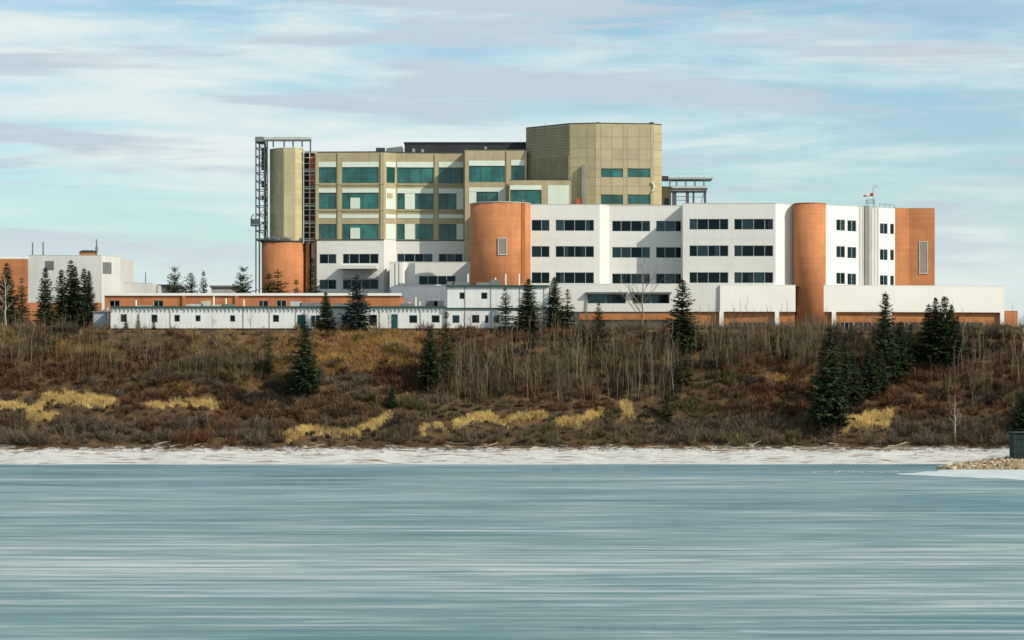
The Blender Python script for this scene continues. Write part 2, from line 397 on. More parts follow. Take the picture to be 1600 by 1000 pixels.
# ------------------------------------------------------------------ facade tools
def wall(root, sg, z0, z1, rects, m, name='wall', thick=0.3, room=True, cap=None, u0=0.0, u1=None):
    u1 = sg.len if u1 is None else u1
    us = sorted({u0, u1, *[r[0] for r in rects], *[r[1] for r in rects]}); vs = sorted({z0, z1, *[r[2] for r in rects], *[r[3] for r in rects]})
    us = [u for u in us if u0 <= u <= u1]; vs = [v for v in vs if z0 <= v <= z1]
    mb = MB(); P = sg.pt
    for a, b in zip(us, us[1:]):
        for c, d in zip(vs, vs[1:]):
            mu, mv = (a + b) / 2, (c + d) / 2
            if any(r[0] < mu < r[1] and r[2] < mv < r[3] for r in rects): continue
            mb.quad(P(a, c), P(b, c), P(b, d), P(a, d)); mb.quad(P(a, c, -thick), P(a, d, -thick), P(b, d, -thick), P(b, c, -thick))
    for r in rects:
        a, b, c, d = r; t = -thick
        mb.quad(P(a, c), P(a, d), P(a, d, t), P(a, c, t)); mb.quad(P(b, c), P(b, c, t), P(b, d, t), P(b, d))
        mb.quad(P(a, d), P(b, d), P(b, d, t), P(a, d, t)); mb.quad(P(a, c), P(a, c, t), P(b, c, t), P(b, c))
    mb.quad(P(u0, z1), P(u1, z1), P(u1, z1, -thick), P(u0, z1, -thick))
    w = part(mb, name, m, root)
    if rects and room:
        part(MB().quad(P(u0, z0, -2.2), P(u1, z0, -2.2), P(u1, z1, -2.2), P(u0, z1, -2.2)), 'room_dark_sheet', M_room, root)  # dark sheet behind the openings, its colour gives the unlit room
    if cap:
        part(MB().sbox(sg, u0 + 0.01, u1 - 0.01, z1 + 0.003, z1 + cap[1], -thick - 0.05, 0.025), 'roof_trim', cap[0], root)
    return w
def window(root, sg, r, mull=(), style='glass', fw=0.07, curt=0.45, name='window', fm=None, trans=()):
    """mull: columns (photo px) of the mullions; panes, mullions and curtains are pieces of the window."""
    a, b, c, d = r; g = 0.004
    us = [a] + [sg.u(m) for m in mull] + [b]
    mb = MB(); o0, o1 = -0.16, -0.06
    mb.sbox(sg, a + g, a + fw, c + g, d - g, o0, o1); mb.sbox(sg, b - fw, b - g, c + g, d - g, o0, o1)
    mb.sbox(sg, a + fw, b - fw, c + g, c + fw, o0, o1); mb.sbox(sg, a + fw, b - fw, d - fw, d - g, o0, o1)
    for u in us[1:-1]: mb.sbox(sg, u - fw / 2, u + fw / 2, c + fw, d - fw, o0, o1 - 0.004)
    for z in trans:
        zz = c + (d - c) * z; mb.sbox(sg, a + fw, b - fw, zz - fw / 2, zz + fw / 2, o0 + 0.005, o1 - 0.01)
    w = part(mb, name, fm or (M_darkframe if style == 'teal' else M_frame), root)
    pm = M_teal if style == 'teal' else M_glass
    for p, q in zip(us, us[1:]):
        tq = random.uniform(-.012, .012); tv = random.uniform(-.012, .012)      # no two panes hang quite true
        part(MB().quad(sg.pt(p + .03, c + .03, -.115 + tq), sg.pt(q - .03, c + .03, -.115 - tq), sg.pt(q - .03, d - .03, -.115 - tq + tv), sg.pt(p + .03, d - .03, -.115 + tq + tv)), 'pane', pm, w)
        if style == 'glass' and random.random() < curt:
            full = random.random() < 0.5; ln = q - p
            p2, q2 = (p + 0.02, q - 0.02) if full else ((p + 0.02, p + ln * random.uniform(.3, .6)) if random.random() < .5 else (q - ln * random.uniform(.3, .6), q - 0.02))
            n = max(4, int((q2 - p2) / 0.12)); cm = MB()
            for k in range(n):
                t0 = p2 + (q2 - p2) * k / n; t1 = p2 + (q2 - p2) * (k + 1) / n; k0 = -0.30 - 0.05 * (k % 2); k1 = -0.30 - 0.05 * ((k + 1) % 2)
                cm.quad(sg.pt(t0, c + 0.02, k0), sg.pt(t1, c + 0.02, k1), sg.pt(t1, d - 0.02, k1), sg.pt(t0, d - 0.02, k0))
            part(cm, 'curtain', M_curtain, w)
    return w
def facade(root, sg, z0, z1, wins, m, style='glass', **k):
    """wins: (px0, px1, py0, py1, mullion columns)."""
    rs = [sg.rect(*w[:4]) for w in wins]
    curt = k.pop('curt', 0.45)
    wl = wall(root, sg, z0, z1, rs, m, **k)
    for w, r in zip(wins, rs): window(root, sg, r, w[4] if len(w) > 4 else (), w[5] if len(w) > 5 else style, curt=curt)
    return wl
def panel(root, sg, a, b, c, d, m, proud=0.05, name='panel', base=0.003):
    u0, u1, z0, z1 = sg.rect(a, b, c, d)
    return part(MB().sbox(sg, u0, u1, z0, z1, base, proud), name, m, root)
def shell(root, pts, z0, z1, m, roof_z, name='back_wall'):
    """plain walls along pts (plan), plus a roof over the polygon pts."""
    mb = MB()
    for a, b in zip(pts, pts[1:]): mb.quad((*a, z0), (*b, z0), (*b, z1), (*a, z1))
    part(mb, name, m, root)
def roof(root, pts, z, m=None, name='roof'):
    mb = MB(); n = len(pts)
    mb.v = [(*p, z) for p in pts] + [(*p, z - 0.25) for p in pts]; mb.f = [tuple(range(n)), tuple(range(2 * n - 1, n - 1, -1))]
    return part(mb, name, m or M_roof, root)
G0 = 18.3   # ground level buildings stand in (the plateau is at 18.5)
# ------------------------------------------------------------------ white hospital wing
WW = thing('white_hospital_wing', 'long white four-storey hospital wing with brick stair cylinders and dark ribbon windows', 'building', (PX(1080, 412), 412, G0))
ZW = 38.65
rowsG = [(343.5, 361), (384.5, 402), (425.5, 443)]
sgG = Seg(824, 411.3, 937, 411.8); sgH = Seg(937, 411.8, 952, 413.6); sgI = Seg(952, 413.6, 1066.5, 413.9)
sgJ = Seg(1067, 409.2, 1212, 408.9); sgK = Seg(1212, 408.9, 1243, 411.9); sgL = Seg(1286, 410.3, 1341, 413.6)
sgM = Seg(1341, 413.6, 1374, 415.8); sgN = Seg(1374, 415.8, 1398.3, 417.4)
wG = []; wI = []; wJ = []; wL = []; wN = []
for a, b in rowsG:
    wG += [(830.5, 858.5, a, b, (846,)), (868, 928, a, b, (881.6, 898, 915))]
for a, b in [(345, 361.7), (386, 403), (427.5, 443.5)]:
    wI += [(956.4, 1015.8, a, b, (970.7, 986, 1003)), (1025, 1064.5, a, b, (1039, 1055))]
for a, b in [(342, 359), (383.5, 400.8), (425.3, 442.5)]:
    wJ += [(1077, 1138, a, b, (1089.5, 1106.7, 1124.7)), (1147, 1208, a, b, (1159.6, 1177.6, 1195))]
for a, b in [(343, 360.5), (384.5, 402.5), (426, 444)]:
    wL += [(1306.7, 1320.5, a, b, (1313.5,)), (1324, 1338, a + 1.3, b + 1.3, (1331,))]
for a, b in [(349, 365.5), (389.5, 406.5), (430, 445.5)]:
    wN += [(1374.8, 1387, a, b, (1381,)), (1390.8, 1397, a + .5, b + .5, ())]
facade(WW, sgG, G0, ZW, wG, M_white, cap=(M_pale, 0.12)); facade(WW, sgH, G0, ZW, [], M_white, cap=(M_pale, 0.12))
facade(WW, sgI, G0, ZW, wI, M_white, cap=(M_pale, 0.12)); facade(WW, sgJ, 25.0, ZW, wJ, M_white, cap=(M_pale, 0.12))
facade(WW, sgK, 25.0, ZW, [], M_white2, cap=(M_pale, 0.12)); facade(WW, sgL, 25.0, ZW - .1, wL, M_white2, cap=(M_pale, 0.1), curt=0.9)
facade(WW, sgM, 25.0, ZW - .12, [], M_greywall, cap=(M_pale, 0.1)); facade(WW, sgN, 25.0, ZW - .14, wN, M_white2, cap=(M_pale, 0.1), curt=1.0)
# joint lines between floors: shallow proud strips (cladding joints)
for sg, z in ((sgG, 0), (sgI, 0), (sgJ, 0)):
    for py in (373, 414):
        zz = PZ(py, sg.p0.y); part(MB().sbox(sg, 0.05, sg.len - .05, zz, zz + .05, 0.004, 0.02), 'joint_strip', M_white, WW)
# return wall where the front bay steps out
sgR = SegXY((sgJ.p0.x, sgI.p1.y), tuple(sgJ.p0)); facade(WW, sgR, G0, ZW, [], M_white)
# vertical rib shaft with ladder cage up the re-entrant bay
sgS = Seg(1352.5, 414.0, 1361.5, 414.8)
part(MB().sbox(sgS, 0, sgS.len, 25.0, PZ(321.5, 414), -2.0, 0.0), 'service_shaft', M_concrete, WW)
rb = MB()
for k in range(7):
    u = sgM.len * (k + .5) / 7; rb.sbox(sgM, u - .05, u + .05, 25.2, ZW - .3, 0.003, 0.06)
part(rb, 'wall_rib', M_greywall, WW)
lad = MB()
for u in (0.25, 0.65): lad.beam(sgS.pt(u, 25.5, 0.12), sgS.pt(u, PZ(319, 414), 0.12), 0.06)
z = 25.8
while z < 39: lad.beam(sgS.pt(.25, z, .12), sgS.pt(.65, z, .12), 0.04); z += 0.4
part(lad, 'ladder', M_steel, WW)
cage = MB(); x0, x1 = PX(1353.5, 416), PX(1365, 416); zc = PZ(322, 416)
for x in (x0, x1):
    for y in (414.8, 416.5): cage.beam((x, y, zc - .4), (x, y, PZ(313, 416)), 0.07)
for zz in (PZ(313, 416), PZ(317, 416)):
    cage.beam((x0, 414.8, zz), (x1, 414.8, zz), .06); cage.beam((x0, 416.5, zz), (x1, 416.5, zz), .06); cage.beam((x0, 414.8, zz), (x0, 416.5, zz), .06); cage.beam((x1, 414.8, zz), (x1, 416.5, zz), .06)
part(cage, 'roof_guard_rail', M_steel, WW)
rail = MB(); xa, xb = PX(1375, 419), PX(1398, 419)
for k in range(4): x = xa + (xb - xa) * k / 3; rail.beam((x, 419.5, ZW - .5), (x, 419.5, PZ(317.5 + k * 1.2, 419)), .06)
rail.beam((xa, 419.5, PZ(318, 419)), (xb, 419.5, PZ(320.5, 419)), .06)
part(rail, 'roof_hand_rail', M_steel, WW)
# brick cylinders
c1 = (PX(782, 411.7), 411.7); r1 = 47 * 411.7 / F
part(MB().cyl(*c1, r1, G0, ZW + .05, 96), 'stair_cylinder', M_brick, WW, 'wall')
part(MB().cyl(*c1, r1 + .05, ZW + .053, ZW + .2, 96), 'cylinder_coping', M_pale, WW, 'wall')
ang = math.atan2(-math.cos(R(5)), math.sin(R(5)))
def on_cyl(px, c, r):      # a facade frame tangent to the cylinder at a photo column
    s = (PX(px, c[1] - r * .9) - c[0]) / r; t = math.asin(max(-1, min(1, s)))
    n = Vector((math.sin(t), -math.cos(t))); q = Vector(c) + n * r; d = Vector((-n.y, n.x))
    return SegXY(q - d * 1.0, q + d * 1.0)
sv = on_cyl(785, c1, r1); z0, z1 = PZ(398.5, 407), PZ(371.5, 407)
lv = MB().sbox(sv, .3, .44, z0, z1, -.25, .10).sbox(sv, 1.56, 1.70, z0, z1, -.25, .10).sbox(sv, .44, 1.56, z0, z0 + .15, -.25, .10).sbox(sv, .44, 1.56, z1 - .15, z1, -.25, .10)
lvo = part(lv, 'louvre', M_pale, WW)
for k in range(9):
    zz = z0 + .16 + (z1 - z0 - .32) * (k + .1) / 9; part(MB().sbox(sv, .445, 1.555, zz, zz + .2, -.2, .05), 'slat', M_louvre, lvo)
sl2 = on_cyl(817, c1, r1)
ld = MB()
for u in (.72, 1.28): ld.beam(sl2.pt(u, PZ(441, 409), .18), sl2.pt(u, ZW + .6, .18), .07)
z = PZ(441, 409)
while z < ZW + .5: ld.beam(sl2.pt(.72, z, .18), sl2.pt(1.28, z, .18), .05); z += .35
part(ld, 'ladder', M_brick2, WW)
part(MB().sbox(sl2, .6, 1.4, 19, ZW - .1, -.3, .05), 'ladder_recess', M_brick2, WW)
c2 = (PX(1265, 410.7), 410.7); r2 = 25.3 * 410.7 / F
part(MB().cyl(*c2, r2, G0, ZW + .02, 72), 'stair_cylinder', M_brick, WW, 'wall')
part(MB().cyl(*c2, r2 + .04, ZW + .023, ZW + .14, 72), 'cylinder_coping', M_brick2, WW, 'wall')
# brick end tower
sgO1 = Seg(1398.3, 417.4, 1420, 418.6); sgO2 = Seg(1420, 418.6, 1460.5, 418.7)
facade(WW, sgO1, G0, ZW - .02, [], M_brick, cap=(M_pale, .1)); facade(WW, sgO2, G0, ZW - .02, [], M_brick, cap=(M_pale, .1))
sgO3 = SegXY(tuple(sgO2.p1), (sgO2.p1.x + .6, 440)); facade(WW, sgO3, G0, ZW - .02, [], M_brick, cap=(M_pale, .1))
u0, u1, z0, z1 = sgO2.rect(1436, 1449.5, 377, 428)
lv = MB().sbox(sgO2, u0, u0 + .12, z0, z1, .003, .12).sbox(sgO2, u1 - .12, u1, z0, z1, .003, .12).sbox(sgO2, u0 + .12, u1 - .12, z0, z0 + .12, .003, .12).sbox(sgO2, u0 + .12, u1 - .12, z1 - .12, z1, .003, .12)
lvo = part(lv, 'louvre', M_pale, WW)
for k in range(16):
    zz = z0 + .13 + (z1 - z0 - .26) * k / 16; part(MB().sbox(sgO2, u0 + .125, u1 - .125, zz, zz + .24, .004, .07), 'slat', M_louvre, lvo)
pr = [tuple(sgG.p0), tuple(sgH.p0), tuple(sgI.p0), tuple(sgI.p1), tuple(sgJ.p0), tuple(sgJ.p1), tuple(sgK.p1), tuple(sgL.p0), tuple(sgM.p0), tuple(sgN.p0), tuple(sgN.p1), tuple(sgO2.p0), tuple(sgO2.p1), (sgO2.p1.x, 440), (sgG.p0.x, 440)]
roof(WW, pr, ZW - .5)
shell(WW, [(sgO2.p1.x, 440), (sgG.p0.x, 440), tuple(sgG.p0)], G0, ZW, M_white, 0)
# lower podium: left part
sgP = Seg(860, 408.7, 1125, 408.4); ZP1 = PZ(443.8, 408.5)
facade(WW, sgP, PZ(487, 408.5), ZP1, [(918, 978, 459.5, 474.5, (947,)), (988, 1046, 459.5, 474.5, (1017,))], M_white, cap=(M_white2, .06), curt=1.0)
for a, b in ((915, 981), (985, 1049)):
    u0, u1, z0, z1 = sgP.rect(a, b, 456.5, 459); part(MB().sbox(sgP, u0, u1, z0, z1, .004, .8), 'window_canopy', M_steel, WW)
part(MB().sbox(sgP, sgP.u(905), sgP.u(1066), PZ(499.5, 408.2), PZ(490, 408.2), -1.0, .25), 'brick_band', M_brick2, WW)
part(MB().sbox(sgP, sgP.u(870), sgP.u(1068), G0, PZ(487.1, 408.5), -1.2, -.6), 'base_wall', M_concrete, WW)
for px in (940, 1005, 1040):
    u = sgP.u(px); part(MB().sbox(sgP, u - .5, u + .5, G0 + .3, G0 + 2.2, -.596, -.55), 'base_door', M_steel, WW)
roof(WW, [tuple(sgP.p0), tuple(sgP.p1), (sgP.p1.x, 414.5), (sgP.p0.x, 414.5)], ZP1 - .1)
dp = MB().beam(sgP.pt(sgP.u(915), PZ(496, 408), .2), sgP.pt(sgP.u(918.5), PZ(459, 408), .2), .14); part(dp, 'downpipe', M_steel, WW)
# lower podium: right part on columns, either side of the slim cylinder
sgQ = Seg(1125, 408.0, 1243, 408.7); sgQ2 = Seg(1287, 409.2, 1569.5, 412.2); zt, zb = PZ(445.8, 409), PZ(487.2, 409)
facade(WW, sgQ, zb, zt, [], M_white2, cap=(M_white2, .06)); facade(WW, sgQ2, zb, zt, [], M_white2, cap=(M_white2, .06))
facade(WW, SegXY((sgQ.p0.x, 408.4), tuple(sgQ.p0)), zb, zt, [], M_white)
facade(WW, SegXY(tuple(sgQ2.p1), (sgQ2.p1.x + .8, 421)), zb, zt, [], M_white2)
pq = [tuple(sgQ.p0), tuple(sgQ.p1), tuple(sgQ2.p0), tuple(sgQ2.p1), (sgQ2.p1.x + .8, 421), (sgQ.p0.x, 421)]
roof(WW, pq, zt - .2)
part(MB().quad(*[(*q_, zb) for q_ in pq]), 'soffit', M_white, WW)
for sb_, x0_, x1_ in ((Seg(1066, 408.75, 1242, 409.2), 1140, 1235), (Seg(1288, 409.75, 1562, 412.75), 1306, 1560)):
    wins = [(x, x + 26.5, 503.5, 518, (x + 7, x + 14, x + 20.5)) for x in range(x0_, x1_ - 26, 29)]
    facade(WW, sb_, G0, zb - .004, wins, M_brick2, curt=.2)
for px in (1127.5, 1214, 1303, 1390, 1478, 1566):
    q_ = sgQ if px < 1250 else sgQ2; u = q_.u(px); part(MB().sbox(q_, u - .33, u + .33, G0, zb - .003, -.45, .04), 'column', M_white2, WW)
sgT = Seg(1570.5, 414, 1590, 414.3); facade(WW, sgT, G0, PZ(486.5, 414), [], M_brick, cap=(M_brick2, .1))
facade(WW, SegXY(tuple(sgT.p1), (sgT.p1.x + .4, 421)), G0, PZ(486.5, 414), [], M_brick)
roof(WW, [tuple(sgT.p0), tuple(sgT.p1), (sgT.p1.x + .4, 421), (sgT.p0.x, 421)], PZ(487, 414))
for px, dy in ((1003, 0), (1152, .3), (930, -.2)):      # low parapet mounts on the roof edge
    pass

# windsock on the shaft roof
ws = thing('windsock', 'red and white windsock on a thin pole on the white wing roof', 'windsock', (PX(1364.5, 415.5), 415.6, PZ(322, 415.6)))
wx, wy, wz = ws.location
part(MB().tube([(wx, wy, wz), (wx, wy, PZ(296, wy))], [.05, .04], 6), 'pole', M_steel, ws)
s0, s1 = Vector((wx - .05, wy, PZ(303.5, wy))), Vector((PX(1349, wy), wy, PZ(306.5, wy)))
for k, m_ in enumerate((M_red, M_white2, M_red)):
    a, b = s0.lerp(s1, k / 3), s0.lerp(s1, (k + 1) / 3); part(MB().tube([a, b], [.28 - .06 * k, .28 - .06 * (k + 1)], 10), 'sock_ring' , m_, ws)
vt = MB(); p = Vector((wx, wy, PZ(295.5, wy))); vt.beam(p - Vector((.45, 0, .25)), p + Vector((.3, 0, .3)), .12); vt.box8([p + Vector(q) for q in ((.1, -.02, .15), (.55, -.02, .35), (.55, .02, .35), (.1, .02, .15), (.0, -.02, .45), (.6, -.02, .75), (.6, .02, .75), (.0, .02, .45))])
part(vt, 'wind_vane', M_pale, ws)

# ------------------------------------------------------------------ tan hospital block under recladding
TB = thing('tan_hospital_block', 'tan panelled hospital block with rows of teal windows behind the white wing', 'building', (PX(700, 436), 436, G0))
ZT = PZ(238.5, 436)
sgA = Seg(495, 436.0, 600, 435.4); sgB = Seg(600, 435.4, 619, 437.0); sgC = Seg(619, 437.0, 725.5, 437.6)
sgE = Seg(725.5, 432.4, 823, 432.7)
ZE = ZT
zs = {}
def bands(sg, lo, hi): pass
wA = [(497.5, 525, 261.5, 286, (511,), 'teal'), (534.5, 591.5, 261.5, 286, (556, 574), 'teal'),
      (497.5, 525, 301.5, 326.5, (514,), 'teal'), (534.5, 591.5, 301.5, 326.5, (547, 563), 'teal'),
      (497.5, 525, 350, 373.5, (513,), 'teal'), (534.5, 591.5, 350, 373.5, (547, 563), 'teal'),
      (499, 525.5, 397, 412, (513,)), (535.5, 591.5, 396.5, 412, (546, 561, 578)),
      (499, 525.5, 437, 452, (513,)), (535.5, 591.5, 437, 452, (549, 565, 578))]
zj = PZ(374.5, 436)
def up_dn(sg, wins, split=374.5, low=None, **k):
    zz = PZ(split, 436)
    up = [w for w in wins if w[3] < split]; dn = [w for w in wins if w[2] > split]
    facade(TB, sg, zz, ZT, up, M_tan, cap=(M_trim, .18)); facade(TB, sg, G0, zz - .003, dn, M_white, curt=.3)
up_dn(sgA, wA)
wB = [(604, 617, 261.5, 286, (), 'teal')]
up_dn(sgB, wB)
wC = [(620.5, 677, 262, 286.5, (640, 658), 'teal'), (685.5, 724, 262, 286.5, (704,), 'teal'),
      (620.5, 632, 302.5, 327, (), 'teal'), (648.5, 677, 302.5, 327, (662,), 'teal'), (685.5, 713, 302.5, 327, (700,), 'teal'),
      (620, 632, 350, 374, (), 'teal'), (649, 677, 350, 374, (663,), 'teal'), (686, 713, 350, 374, (700,), 'teal'),
      (620.5, 676, 396.5, 409.5, (632, 648, 662)), (685.5, 723, 396.5, 409.5, (698, 711))]
up_dn(sgC, wC)
wE = [(732.5, 788.5, 259.5, 284.5, (751, 770), 'teal'), (798.5, 819.5, 259, 282, (), 'teal'), (744.5, 778, 300, 319, (761,), 'teal')]
facade(TB, sgE, G0, ZT + .05, wE, M_tan, cap=(M_trim, .18))
facade(TB, SegXY((sgE.p0.x, 437.8), tuple(sgE.p0)), G0, ZT + .05, [], M_tan, cap=(M_trim, .18))
GW = M_greenwhite
for a, b in ((497.5, 525), (534.5, 591.5)):
    for c, d in ((253, 261), (294.5, 301), (335, 341)): panel(TB, sgA, a, b, c, d, GW)
for c, d in ((309, 326), (356, 373)): panel(TB, sgA, 547.5, 562.5, c, d, GW, .04, 'infill_panel', -.05)
panel(TB, sgB, 603, 618, 253, 261, GW); panel(TB, sgB, 602.5, 618, 294.5, 327, GW); panel(TB, sgB, 602.5, 618, 335, 341, GW); panel(TB, sgB, 602.5, 618, 350, 374, GW)
panel(TB, sgB, 604.5, 613, 302, 309, M_tanp, .12, 'vent_cover', .053)
for a, b in ((620.5, 677), (685.5, 724)):
    for c, d in ((253, 261.5), (294.5, 302), (335, 341)): panel(TB, sgC, a, b, c, d, GW)
for c, d in ((302.5, 327), (350, 374)):
    panel(TB, sgC, 632.5, 648, c, d, GW); panel(TB, sgC, 713.5, 724, c, d, GW)
panel(TB, sgE, 732.5, 788.5, 251, 259, GW); panel(TB, sgE, 798.5, 819.5, 250, 258.5, GW)
panel(TB, sgE, 732.5, 790, 293, 299.5, GW); panel(TB, sgE, 732.5, 744, 300, 319, GW); panel(TB, sgE, 778.5, 790, 300, 319, GW)
# pilaster strips and string courses that frame the bays
for sg, pxs in ((sgA, (495.8, 529.8, 597)), (sgC, (681.2,)), (sgE, (728.8, 793.3))):
    for px in pxs:
        u = sg.u(px); w_ = .24; part(MB().sbox(sg, u - w_, u + w_, zj + .02, ZT - .05, .003, .16), 'pilaster', M_tanp, TB)
for sg in (sgA, sgC):
    for py in (287.5, 328):
        zz = PZ(py, sg.p0.y); part(MB().sbox(sg, .05, sg.len - .05, zz - .1, zz, .17, .24), 'ledge', M_tanp, TB)
part(MB().sbox(sgA, 0, sgA.len, zj - .1, zj + .06, .004, .10), 'flashing', M_trim, TB); part(MB().sbox(sgC, 0, sgC.len, zj - .1, zj + .06, .004, .10), 'flashing', M_trim, TB)
# canopy over the lower left bay
part(MB().sbox(sgA, sgA.u(533), sgA.u(591), PZ(419.5, 432), PZ(414, 432), .01, 3.2), 'canopy', M_white, TB)
part(MB().sbox(sgA, sgA.u(536), sgA.u(590), PZ(435, 435), PZ(427, 435), .01, .5), 'canopy_beam', M_greywall, TB)
# low front block
sgF = Seg(795.5, 426.6, 892, 426.7); zf = PZ(281.5, 426.6)
facade(TB, sgF, G0, zf, [(797.5, 846, 297, 319.5, (822,), 'teal')], M_tan, cap=(M_trim, .1))
panel(TB, sgF, 797, 846, 289.5, 296.5, GW); panel(TB, sgF, 856, 872, 289.5, 320, GW); panel(TB, sgF, 872.3, 889, 289.5, 320, GW)
facade(TB, SegXY((sgF.p0.x, 432.3), tuple(sgF.p0)), G0, zf, [], M_tan)
# white middle block, shaded face painted blue grey; low block in that shade tone
sgU0 = Seg(590, 436, 609, 424.5); sgU1 = Seg(609, 424.5, 629, 424.7); sgU2 = Seg(648.5, 424.0, 740, 424.2)
zu = PZ(410, 424.5)
facade(TB, SegXY((PX(604, 424.5), 435.3), (PX(609, 424.5), 424.5)), G0, zu, [], M_bluegrey, cap=(M_pale, .08))
facade(TB, sgU1, G0, zu, [], M_white, cap=(M_pale, .08))
cc = MB(); ctr = Vector((PX(629, 424.7), 424.7)); ctr2 = Vector((PX(648.5, 424.0), 424.0)); n = 10; arc = []
for k in range(n + 1):
    t = k / n; q = ctr.lerp(ctr2, t); arc.append((q.x, q.y + math.sin(math.pi * t) * 1.1))
for a, b in zip(arc, arc[1:]): cc.quad((*a, G0), (*b, G0), (*b, zu - .02), (*a, zu - .02))
part(cc, 'curved_wall', M_white, TB, True)
facade(TB, sgU2, G0, zu, [(654.5, 712, 431, 445, (669, 684, 698))], M_white, cap=(M_pale, .08), curt=.2)
for px in (618, 624):
    part(MB().sbox(sgU1, sgU1.u(px) - .06, sgU1.u(px) + .06, G0, zu - .1, .004, .12), 'downpipe', M_pale, TB)
roof(TB, [tuple(sgU1.p0), *arc, tuple(sgU2.p1), (sgU2.p1.x, 437.5), (sgU1.p0.x, 437.5)], zu - .15)
sgV = Seg(612, 414, 700, 411.5); zv = PZ(447.5, 413)
facade(TB, sgV, G0, zv, [], M_bluegrey, cap=(M_pale, .06))
facade(TB, SegXY((sgV.p0.x, 424), tuple(sgV.p0)), G0, zv, [], M_bluegrey)
roof(TB, [tuple(sgV.p0), tuple(sgV.p1), (sgV.p1.x, 424), (sgV.p0.x, 424)], zv - .1)
# penthouse
y0 = 441
part(MB().box(PX(632, y0), PX(830, y0), y0, 455, ZT - 1, PZ(224, y0)), 'penthouse', M_pent, TB)
part(MB().box(PX(631, y0), PX(831, y0), y0 - .15, 455, PZ(224, y0) + .003, PZ(222, y0)), 'penthouse_trim', M_trim, TB)
part(MB().box8([(PX(602, y0), y0, ZT - .5), (PX(630, y0), y0, ZT - .5), (PX(630, y0), y0 + 4, ZT - .5), (PX(602, y0), y0 + 4, ZT - .5), (PX(604, y0), y0, PZ(231.5, y0)), (PX(628, y0), y0, PZ(228.5, y0)), (PX(628, y0), y0 + 4, PZ(228.5, y0)), (PX(604, y0), y0 + 4, PZ(231.5, y0))]), 'roof_unit', M_steel, TB)
cy_ = MB(); cy_.tube([(PX(587, y0), y0 + 1, PZ(235, y0)), (PX(601, y0), y0 + 1, PZ(235, y0))], [.55, .55], 14); cy_.box(PX(588, y0), PX(600, y0), y0 + .5, y0 + 1.5, ZT - .5, PZ(235, y0)); part(cy_, 'roof_tank', M_pent, TB)
for px, h in ((645, 234), (659, 235), (757, 231)):
    part(MB().box(PX(px, y0), PX(px + 4, y0), y0 - 2.0, y0 - 1.4, ZT - .5, PZ(h, y0)), 'roof_vent', M_louvre, TB)
# tall tower on the right
sgD = Seg(822, 434.0, 890, 427.0); sgD1 = Seg(890, 427.0, 930, 426.2); sgD2 = Seg(930, 426.2, 1020, 427.4); sgD3 = Seg(1020, 427.4, 1034, 429)
ZH = PZ(193.3, 426.5)
facade(TB, sgD, zf - .3, ZH, [], M_ribbed, cap=(M_trim, .16)); facade(TB, sgD1, G0, ZH, [], M_tan, cap=(M_trim, .16))
facade(TB, sgD2, G0, ZH, [(939, 973, 263.5, 277, (956,), 'teal'), (980.5, 1016, 263.5, 277, (998,), 'teal'), (939, 973, 304.5, 319, (956,), 'teal'), (980.5, 1016, 304.5, 319, (998,), 'teal')], M_tan, cap=(M_trim, .16))
facade(TB, sgD3, G0, ZH, [], M_tan, cap=(M_trim, .16)); facade(TB, SegXY(tuple(sgD3.p1), (sgD3.p1.x + .5, 450)), G0, ZH, [], M_tan, cap=(M_trim, .16))
facade(TB, SegXY((sgD.p0.x + .3, 452), tuple(sgD.p0)), ZT - 2, ZH, [], M_ribbed, cap=(M_trim, .16))
roof(TB, [tuple(sgD.p0), tuple(sgD1.p0), tuple(sgD2.p0), tuple(sgD3.p0), tuple(sgD3.p1), (sgD3.p1.x + .5, 450), (sgD.p0.x + .3, 452)], ZH - .1)
def panel_grid(sg, xcols, yrows, holes, m, gap=.022, pr=(.003, .042)):
    for a, b in zip(xcols, xcols[1:]):
        for c, d in zip(yrows, yrows[1:]):
            if any(h[0] < (a + b) / 2 < h[1] and h[2] < (c + d) / 2 < h[3] for h in holes): continue
            u0, u1, z0, z1 = sg.rect(a, b, c, d); part(MB().sbox(sg, u0 + gap, u1 - gap, z0 + gap, z1 - gap, pr[0], pr[1] + random.uniform(-.006, .01)), 'panel', m, TB)
panel_grid(sgD2, [930.3, 938.6, 955.8, 973.4, 980.2, 998.3, 1016.3, 1019.8], [196, 214, 233, 250, 263, 277.6, 291, 304, 319.5], [(938.6, 973.4, 263, 277.6), (980.2, 1016.3, 263, 277.6), (938.6, 973.4, 304, 319.5), (980.2, 1016.3, 304, 319.5)], M_tanp)
panel_grid(sgD1, [890.4, 903, 916.5, 929.6], [196, 214, 232, 247, 262, 277, 291, 305, 319.5], [], M_tanp)
panel_grid(sgD3, [1020.6, 1033.5], [196, 209, 222, 235, 248, 261, 274, 287, 300, 319.5], [], M_tanp)
rb = MB(); zm = PZ(240, 426)          # siding: horizontal above, upright ribs below
k = ZH - .3
while k > zm: rb.sbox(sgD, .05, sgD.len - .05, k - .16, k, .004, .10); k -= .42
u = .1
while u < sgD.len - .2: rb.sbox(sgD, u, u + .14, PZ(283, 426), zm - .2, .004, .14); u += .40
part(rb, 'siding', M_ribbed, TB)
part(MB().sbox(sgD, .0, sgD.len, PZ(284.5, 426), PZ(283, 426), .004, .12), 'flashing', M_trim, TB)
for px in (934, 1018):
    c = (PX(px, 428.5), 428.5); mb = MB(); n = 10
    for k in range(4): pass
    mb.tube([(c[0], c[1], ZH - .2), (c[0], c[1], ZH + .25), (c[0], c[1], ZH + .42), (c[0], c[1], ZH + .5)], [.55, .5, .32, .05], 12); part(mb, 'roof_dome', M_trim, TB, True)
